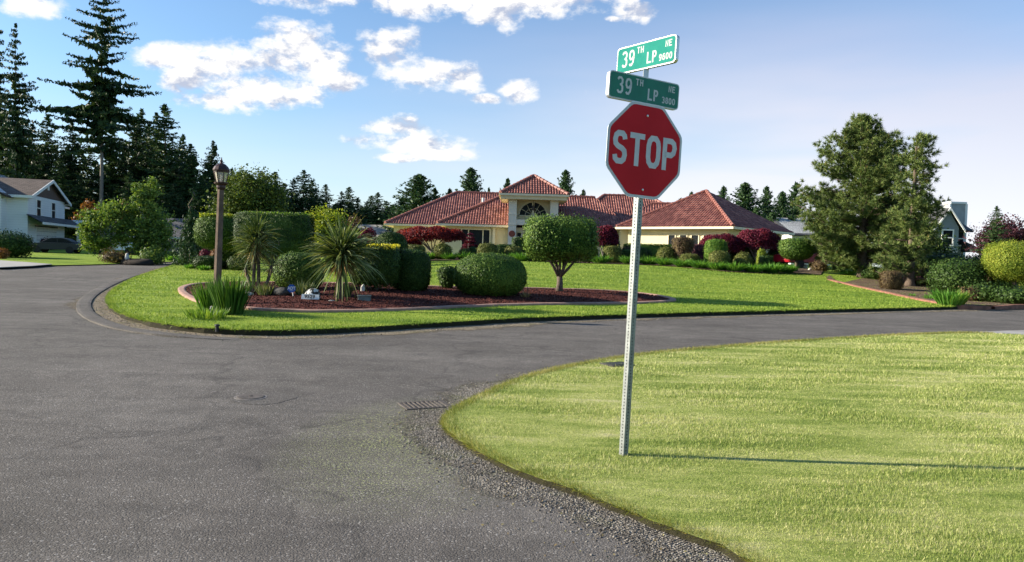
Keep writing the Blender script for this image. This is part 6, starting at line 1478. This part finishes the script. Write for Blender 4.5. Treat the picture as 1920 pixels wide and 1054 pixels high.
# left plot: shrubs by the white house
topiary('dark rounded bush at the left edge in front of the white house', 8, 437, 84, 47, 'ball', L_DARK, name='bush', cat='bush', e=2.6, jit=.15, leaf=.12, lump=.06)
topiary('long low plum-coloured hedge before the garage', 66, 447, 78, 70, 'box', L_PURPLE, name='hedge', cat='hedge', dep=.3, jit=.08, e=4)
topiary('small rusty shrub at the far left edge of the lawn', 3, 467, 18, 44, 'ball', L_ORANGE, jit=.08)
topiary('brown scrubby bush under the spreading birch', 216, 472, 40, 44, 'ball', L_BROWN, name='bush', cat='bush', jit=.15, leaf=.12)
topiary('green low bush at the foot of the upright birch', 285, 466, 36, 45, 'ball', L_BIRCH, name='bush', cat='bush', jit=.15, leaf=.12)
topiary('wide green bush line beneath the taupe house', 300, 473, 60, 62, 'box', L_DARK, name='bush', cat='bush', dep=.3, jit=.15, e=3)
rock('dirt_mound', 'low dark mound of earth by the road under the birches', BY(256, 43.8), .85, paint('dark_earth', (.028, .020, .014), .95, .4, scale=5, bmp=.8), (1.5, .9, .36), 'mound', seed=11)
rock('rock', 'upright pale stone beside the earth mound', BY(238, 43.6), .28, M_ROCKW, (.6, .5, 1.7), seed=12)

# pines
def pine(label, px, top, Y, wpx, bare, ncl, base=None, lean=0, blobs=None, prof=None, name='pine_tree'):
    b = base if base is not None else BY(px, Y); Y = b.y; H = P(px, top, Y).z-b.z; rx = wpx*Y/F/2; t = thing(name, label, 'tree', b, 0, 'pines on the right-hand bed')
    m = MB(); tr = H*.024; top_ = Vector((lean, 0, H)); ax = lambda f: Vector((lean*f, 0, H*f)); m.tube([(0,0,-.1)]+[ax(f) for f in (.03,.15,.35,.6,.85,1)], [tr*1.7, tr*1.25, tr, tr*.85, tr*.6, tr*.35, .02], 9)
    tips = []; dirs = []
    for i in range(ncl):
        f = bare+(1-bare)*(i+random.random())/ncl; a = random.uniform(0, 6.283) if random.random() < .8 else random.choice((0, math.pi))+random.gauss(0, .35)
        L_ = rx*prof(f)*random.choice((random.uniform(.45, .85), random.uniform(.8, 1.05), random.uniform(.95, 1.22))); p0 = ax(f*.97); 
        e0 = Vector((math.cos(a), math.sin(a), .05)); end = p0+e0*L_+Vector((0, 0, L_*(.05+.45*max(0, f-.4))+.14*L_)); mid = p0.lerp(end, .55)-Vector((0, 0, L_*.09))
        m.tube([p0, mid, end], [tr*.28*(1.1-f)+.008, tr*.16*(1.1-f)+.006, .007], 4)
        k = max(3, int(L_/.21))
        for j in range(k):
            s = .25+.75*(j+random.random()*.6)/k; q = p0.lerp(mid, s/.55) if s < .55 else mid.lerp(end, (s-.55)/.45)
            nb = 1 if s > .93 else 3
            for u in range(nb):
                off = Vector((random.gauss(0, 1), random.gauss(0, 1), random.gauss(.35, .6)))*.18*(1.0 if nb > 1 else .3); d = (off.normalized()*.8+e0*.7+Vector((0, 0, .55))).normalized(); tips.append(q+off); dirs.append(d)
    tips = np.array([tuple(v) for v in tips]); dirs = np.array([tuple(v) for v in dirs]); nn = 34
    tv = np.repeat(rng.uniform(.7, 1.25, (len(tips), 1)), nn, 0)
    B = np.repeat(tips, nn, 0)+np.repeat(dirs, nn, 0)*rng.uniform(-.06, .04, (len(tips)*nn, 1)); D = np.repeat(dirs, nn, 0)*.55+sph(len(B))*.75; D /= np.linalg.norm(D, axis=1, keepdims=True)
    S = rng.normal(size=B.shape); S -= (S*D).sum(1, keepdims=True)*D; S /= np.linalg.norm(S, axis=1, keepdims=True)
    L_ = rng.uniform(.17, .27, (len(B), 1))*tv; w = .015; V = np.stack([B-S*w, B+S*w, B+D*L_], 1).reshape(-1, 3)
    cn = tips[::5]; cn = np.repeat(cn, 2, 0); sd = np.tile(np.array([[1, 0, 0], [0, 1, 0]])*.016, (len(tips[::5]), 1)); VC = np.stack([cn-sd, cn+sd, cn+np.array([0, 0, .2])], 1).reshape(-1, 3); nV = len(V)//3
    V = np.concatenate([V, VC]); cr = npmesh('crown', V, np.arange(len(V)).reshape(-1, 3), L_PINE, t); cr.data.materials.append(leafmat('pine_candle', [(.25, .17, .06), (.40, .28, .12)], .1))
    cr.data.polygons.foreach_set('material_index', np.concatenate([np.zeros(nV, dtype=np.int32), np.ones(len(VC)//3, dtype=np.int32)])); m.build('trunk', M_BARKP, t, smooth=True); return t
def prof1(f):
    return np.interp(f, [0, .14, .30, .40, .5, .62, .75, .86, .94, 1], [.45, .9, 1.0, .92, .82, .76, .60, .38, .20, .06])
pine('large dense pine with pale candles beside the brick-edged bed', 1618, 216, 0, 236, .06, 225, base=G(1617, 520), prof=prof1, lean=-.35)
def prof2(f): return np.interp(f, [0, .2, .4, .55, .7, .85, .95, 1], [1.15, 1.2, 1.0, .8, .72, .70, .45, .2])
pine('thinner open-branched pine right behind the large one', 1708, 252, 35.5, 108, .03, 74, prof=prof2)
# right-hand bed: edging, shrubs, soil
rb = [(1556,517),(1548,521),(1560,527),(1590,534),(1620,541),(1660,549),(1700,558),(1740,566),(1780,573.5),(1800,576.5)]
rbw = [(G(x, y).x, G(x, y).y) for x, y in rb]
rpoly = rbw + [(17.6, 26.3), (22, 28.2), (30, 30.6), (44, 33.6), (60, 36), (60, 52), (34, 48), (20, 41), (15.2, 34.5)]
tag(patch('planting_bed', densify(rpoly, .8), zhouse, M_SOIL, [(10, 40, 22, 45, 1.2)], 0, .03), kind='structure')
M_BRICK = paint('brick_edging', (.23, .105, .07), .9, .3, scale=6, bmp=.4)
ribbon_kerb('brick_edging', smoothline(rbw[1:], 1)[1:] + [(16.6, 25.75)], .22, .07, zhouse, M_BRICK, 'red brick edging curving along the pine bed', 'garden edging')
ribbon_kerb('brick_edging', [(16.8, 25.85), (18.2, 26.6), (22.4, 28.35), (30.4, 30.7), (42, 33.2)], .15, .05, zhouse, M_BRICK, 'red brick edging along the road at the right edge', 'garden edging')
topiary('brownish clipped cube shrub right of the large pine trunk', 1672, 509, 36, 0, 'box', L_BROWN, base=G(1671, 543), dep=.9, taper=0, e=4, jit=.04, name='shrub')
RS = 'shrubs of the right-hand bed'
for px, top, w, Y, sh, mt, lab in [(1641,500,40,38.6,'ball',L_DARK,'dark shrub directly right of the large pine trunk'),(1728,503,62,36.5,'ball',L_PURPLE,'made-up plum shrub for the shade under the thinner pine'),(1797,489,92,31.5,'ball',L_DARK,'large dark green shrub right of the thinner pine'),(1768,476,90,39,'ball',L_DARK,'tall dark shrub behind the large dark one'),(1835,482,64,38,'ball',L_DARK,'dark clipped shrub left of the yellow-topped tree'),  # only shade lies under the thinner pine; the plum shrub is added for it
    (1858,508,40,33,'ball',L_BROWN,'twiggy brown shrub below the dark clipped one'),(1846,534,52,28.5,'ball',L_DARK,'low dark shrub at the roadside right of the daylilies'),(1905,540,70,27.5,'ball',L_DARK,'low dark green shrub at the right edge of the photo'),(1882,518,46,31,'ball',L_GREEN,'round green shrub below the yellow-topped tree'),(1908,508,50,33,'box',L_YELLOW,'yellow clipped block at the right edge'),(1822,540,34,28.5,'ball',L_BROWN,'small bronze shrub behind the roadside daylilies'),(1700,478,70,40,'ball',L_DARK,'dark shrub far behind between the two pines'),
    (1588,484,46,43,'ball',L_DARK,'dark leafy shrub left of the large pine trunk'),(1590,505,24,41,'ball',L_LILY,'bright green low tuft just left of the pine trunk'),(1538,490,26,43,'ball',L_BROWN,'brown shrub beside the red pickup'),(1945,500,80,36,'ball',L_DARK,'dark shrub beyond the right edge of the bed')]:
    topiary(lab, px, top, w, Y, sh, mt, name='shrub', group=RS, jit=.10, leaf=.085, e=2.6, lump=.06, cover=2.2)
clump('daylily_clump', 'large bright daylily clump at the roadside in the brick-edged bed', G(1780, 572), 420, .75, .62, .03, L_LILY, 1.0, .35)
clump('yucca', 'small spiky yellow-green yucca at the end of the brick edging', G(1802, 577), 70, .1, .50, .035, L_YELLOW, .9, .05)
clump('grass_tuft', 'small green tuft on the soil by the brick edging', G(1742, 561), 140, .3, .22, .02, L_LILY, 1.2, .3, 'tufts by the brick edging')
clump('grass_tuft', 'tiny green tuft inside the brick edging, nearer the cube shrub', G(1710, 556), 80, .18, .14, .02, L_LILY, 1.2, .3, 'tufts by the brick edging')
q = [(1497,503,.20,'pale rock at the foot of the vase-crown shrub'),(1508,504,.24,'larger pale rock right of the vase-crown shrub trunk'),(1519,507,.14,'small pale rock at the right of the rock group'),(1484,506,.13,'flat rock at the end of the daylily row')]
for i, (px, py, s, lab) in enumerate(q): rock('rock', lab, G(px, py), s, M_ROCKW if i != 3 else M_ROCK, (1.1, .8, .8), group='rocks below the vase-crown shrub', seed=20+i)

# ------------------------------------------------------------------ cars
def car(label, base, rz, paintc, kind='sedan', scale=1.0):
    t = thing({'sedan': 'parked_car', 'suv': 'parked_suv', 'pickup': 'parked_pickup'}[kind], label, {'sedan': 'car', 'suv': 'suv', 'pickup': 'pickup'}[kind], base, rz); t.scale = (scale,)*3
    mt, nt, b, oo = newmat('car_paint'); b.inputs['Base Color'].default_value = c4(paintc); b.inputs['Roughness'].default_value = .35; b.inputs['Specular IOR Level'].default_value = .3
    prof = {'sedan': ([(-2.3,.35),(-2.35,.62),(-2.25,.86),(-1.75,.96),(-1.0,1.0),(1.0,.97),(1.75,.90),(2.2,.76),(2.35,.55),(2.3,.32)], [(-1.85,.95),(-1.1,1.36),(-.5,1.46),(.2,1.44),(.6,1.34),(1.25,.97)]),
            'suv': ([(-2.3,.42),(-2.35,.75),(-2.28,1.05),(-1.9,1.1),(.9,1.1),(1.7,1.05),(2.2,.92),(2.35,.65),(2.3,.42)], [(-2.2,1.1),(-2.0,1.68),(-1.5,1.78),(.2,1.78),(.5,1.68),(1.1,1.09)]),
            'pickup': ([(-2.7,.5),(-2.72,1.1),(-.6,1.1),(1.3,1.12),(2.2,1.05),(2.6,.95),(2.7,.6),(2.65,.45)], [(-.85,1.1),(-.7,1.72),(-.3,1.8),(.6,1.8),(.85,1.72),(1.4,1.1)])}[kind]
    W = .9; body, cab = prof
    def loft(mb, poly, yo):      # rounded in plan: inner strip wide, edges pulled in
        n = len(poly); cx = sum(p[0] for p in poly)/n; cz = sum(p[1] for p in poly)/n; V = []
        for (y, k) in yo: V += [(cx+(x-cx)*k, y, cz+(z-cz)*(k if z > cz else 1)) for x, z in poly]
        fs = [tuple(range(n)), tuple(range(len(V)-1, len(V)-n-1, -1))]
        for j in range(len(yo)-1): fs += [(j*n+i, j*n+(i+1) % n, (j+1)*n+(i+1) % n, (j+1)*n+i) for i in range(n)]
        mb.add(V, fs)
    m = MB(); loft(m, body, [(-W, .95), (-W*.92, .99), (0, 1.0), (W*.92, .99), (W, .95)]); bo = m.build('body', mt, t)
    m = MB(); loft(m, cab, [(-W*.76, .93), (-W*.70, .985), (0, 1), (W*.70, .985), (W*.76, .93)]); m.build('cabin', mt, t)
    # windows
    cx = sum(p[0] for p in cab)/len(cab); zb = cab[0][1]+.06; zt = max(p[1] for p in cab)-.09
    def xat(z, side):
        seg = cab[:len(cab)//2+1] if side < 0 else cab[len(cab)//2:][::-1]
        return float(np.interp(z, [p[1] for p in sorted(seg, key=lambda p: p[1])], [p[0] for p in sorted(seg, key=lambda p: p[1])]))
    for sy in (-1, 1):
        y = sy*(W*.76+.006); xa0, xa1 = xat(zb, -1)+.16, xat(zt, -1)+.1; xb0, xb1 = xat(zb, 1)-.16, xat(zt, 1)-.1; xm = (xa0+xb0)/2
        for (p0, p1, p2, p3) in ((xa0, xm-.04, xm-.04, xa1), (xm+.04, xb0, xb1, xm+.04)):
            m = MB(); m.add([(p0,y,zb),(p1,y,zb),(p2,y,zt),(p3,y,zt),(p0,y-sy*.02,zb),(p1,y-sy*.02,zb),(p2,y-sy*.02,zt),(p3,y-sy*.02,zt)], [(0,1,2,3),(7,6,5,4),(0,4,5,1),(1,5,6,2),(2,6,7,3),(3,7,4,0)]); m.build('side_window', M_GLASS, t)
    for s, nm in ((-1, 'rear_window'), (1, 'windscreen')):
        x0, x1 = xat(zb, s), xat(zt, s); e = .03*s; m = MB(); y0, y1 = W*.66, W*.58; m.add([(x0+e,-y0,zb),(x0+e,y0,zb),(x1+e,y1,zt),(x1+e,-y1,zt),(x0,-y0,zb),(x0,y0,zb),(x1,y1,zt),(x1,-y1,zt)], [(0,1,2,3),(7,6,5,4),(0,4,5,1),(1,5,6,2),(2,6,7,3),(3,7,4,0)]); m.build(nm, M_GLASS, t)
    wr = .33 if kind == 'sedan' else .38; wx = 1.42 if kind != 'pickup' else 1.7
    for x in (-wx, wx):
        for sy in (-1, 1):
            wo = bpy.data.objects.new('wheel', None); link(wo, t); wo.location = (x, sy*(W-.08), wr)
            m = MB(); m.T = Matrix.Rotation(R(90), 4, 'X'); m.lathe([(wr*.62, -.105), (wr*.95, -.11), (wr, -.06), (wr, .06), (wr*.95, .11), (wr*.62, .105)], 18); m.build('tyre', M_RUBBER, wo)
            m = MB(); m.T = Matrix.Rotation(R(90), 4, 'X'); m.lathe([(wr*.64, -.09), (wr*.60, -.07), (.05, -.085)], 18); m.lathe([(wr*.64, .09), (wr*.60, .07), (.05, .085)], 18)
            m.build('rim', M_STEEL, wo)
            for a in range(5): pass
            m = MB(); m.T = Matrix.Translation((x, sy*(W-.06), wr)) @ Matrix.Rotation(R(90), 4, 'X'); m.lathe([(wr*1.12, -.045), (wr*1.12, .045)], 18); m.build('wheel_arch', M_BLACK, t)
    for sy in (-1, 1):
        m = MB(); m.box((2.18, sy*.62-.17, .62), (2.33, sy*.62+.17, .76)); m.build('headlight', M_WHITE, t, bevel=.03)
        m = MB(); m.box((-2.36 if kind != 'pickup' else -2.74, sy*.68-.14, .70), (-2.2, sy*.68+.14, .86)); m.build('tail_light', paint('tail_red', (.35, .01, .01), .3), t, bevel=.03)
        m = MB(); m.box((.92, sy*(W+.02)-.07, .98), (1.10, sy*(W+.02)+.07, 1.10)); m.build('side_mirror', mt, t, bevel=.02)
    m = MB(); m.box((-2.38, -.8, .38), (2.38, .8, .48)); m.build('bumper', M_BLACK, t, bevel=.03); return t
car('dark grey sedan parked side-on in front of the white garage', BY(107, 60), R(190), (.016, .019, .026), 'sedan', .85)
car('white car half hidden behind the spreading birch', BY(216, 62), R(195), (.70, .72, .75), 'suv', .85)
car('dark red pickup half hidden left of the big pine', BY(1519, 46.5), R(200), (.30, .012, .022), 'pickup', .85)
car('white car glimpsed through the lower branches of the big pine', BY(1572, 49), R(170), (.62, .64, .68), 'sedan', .95)
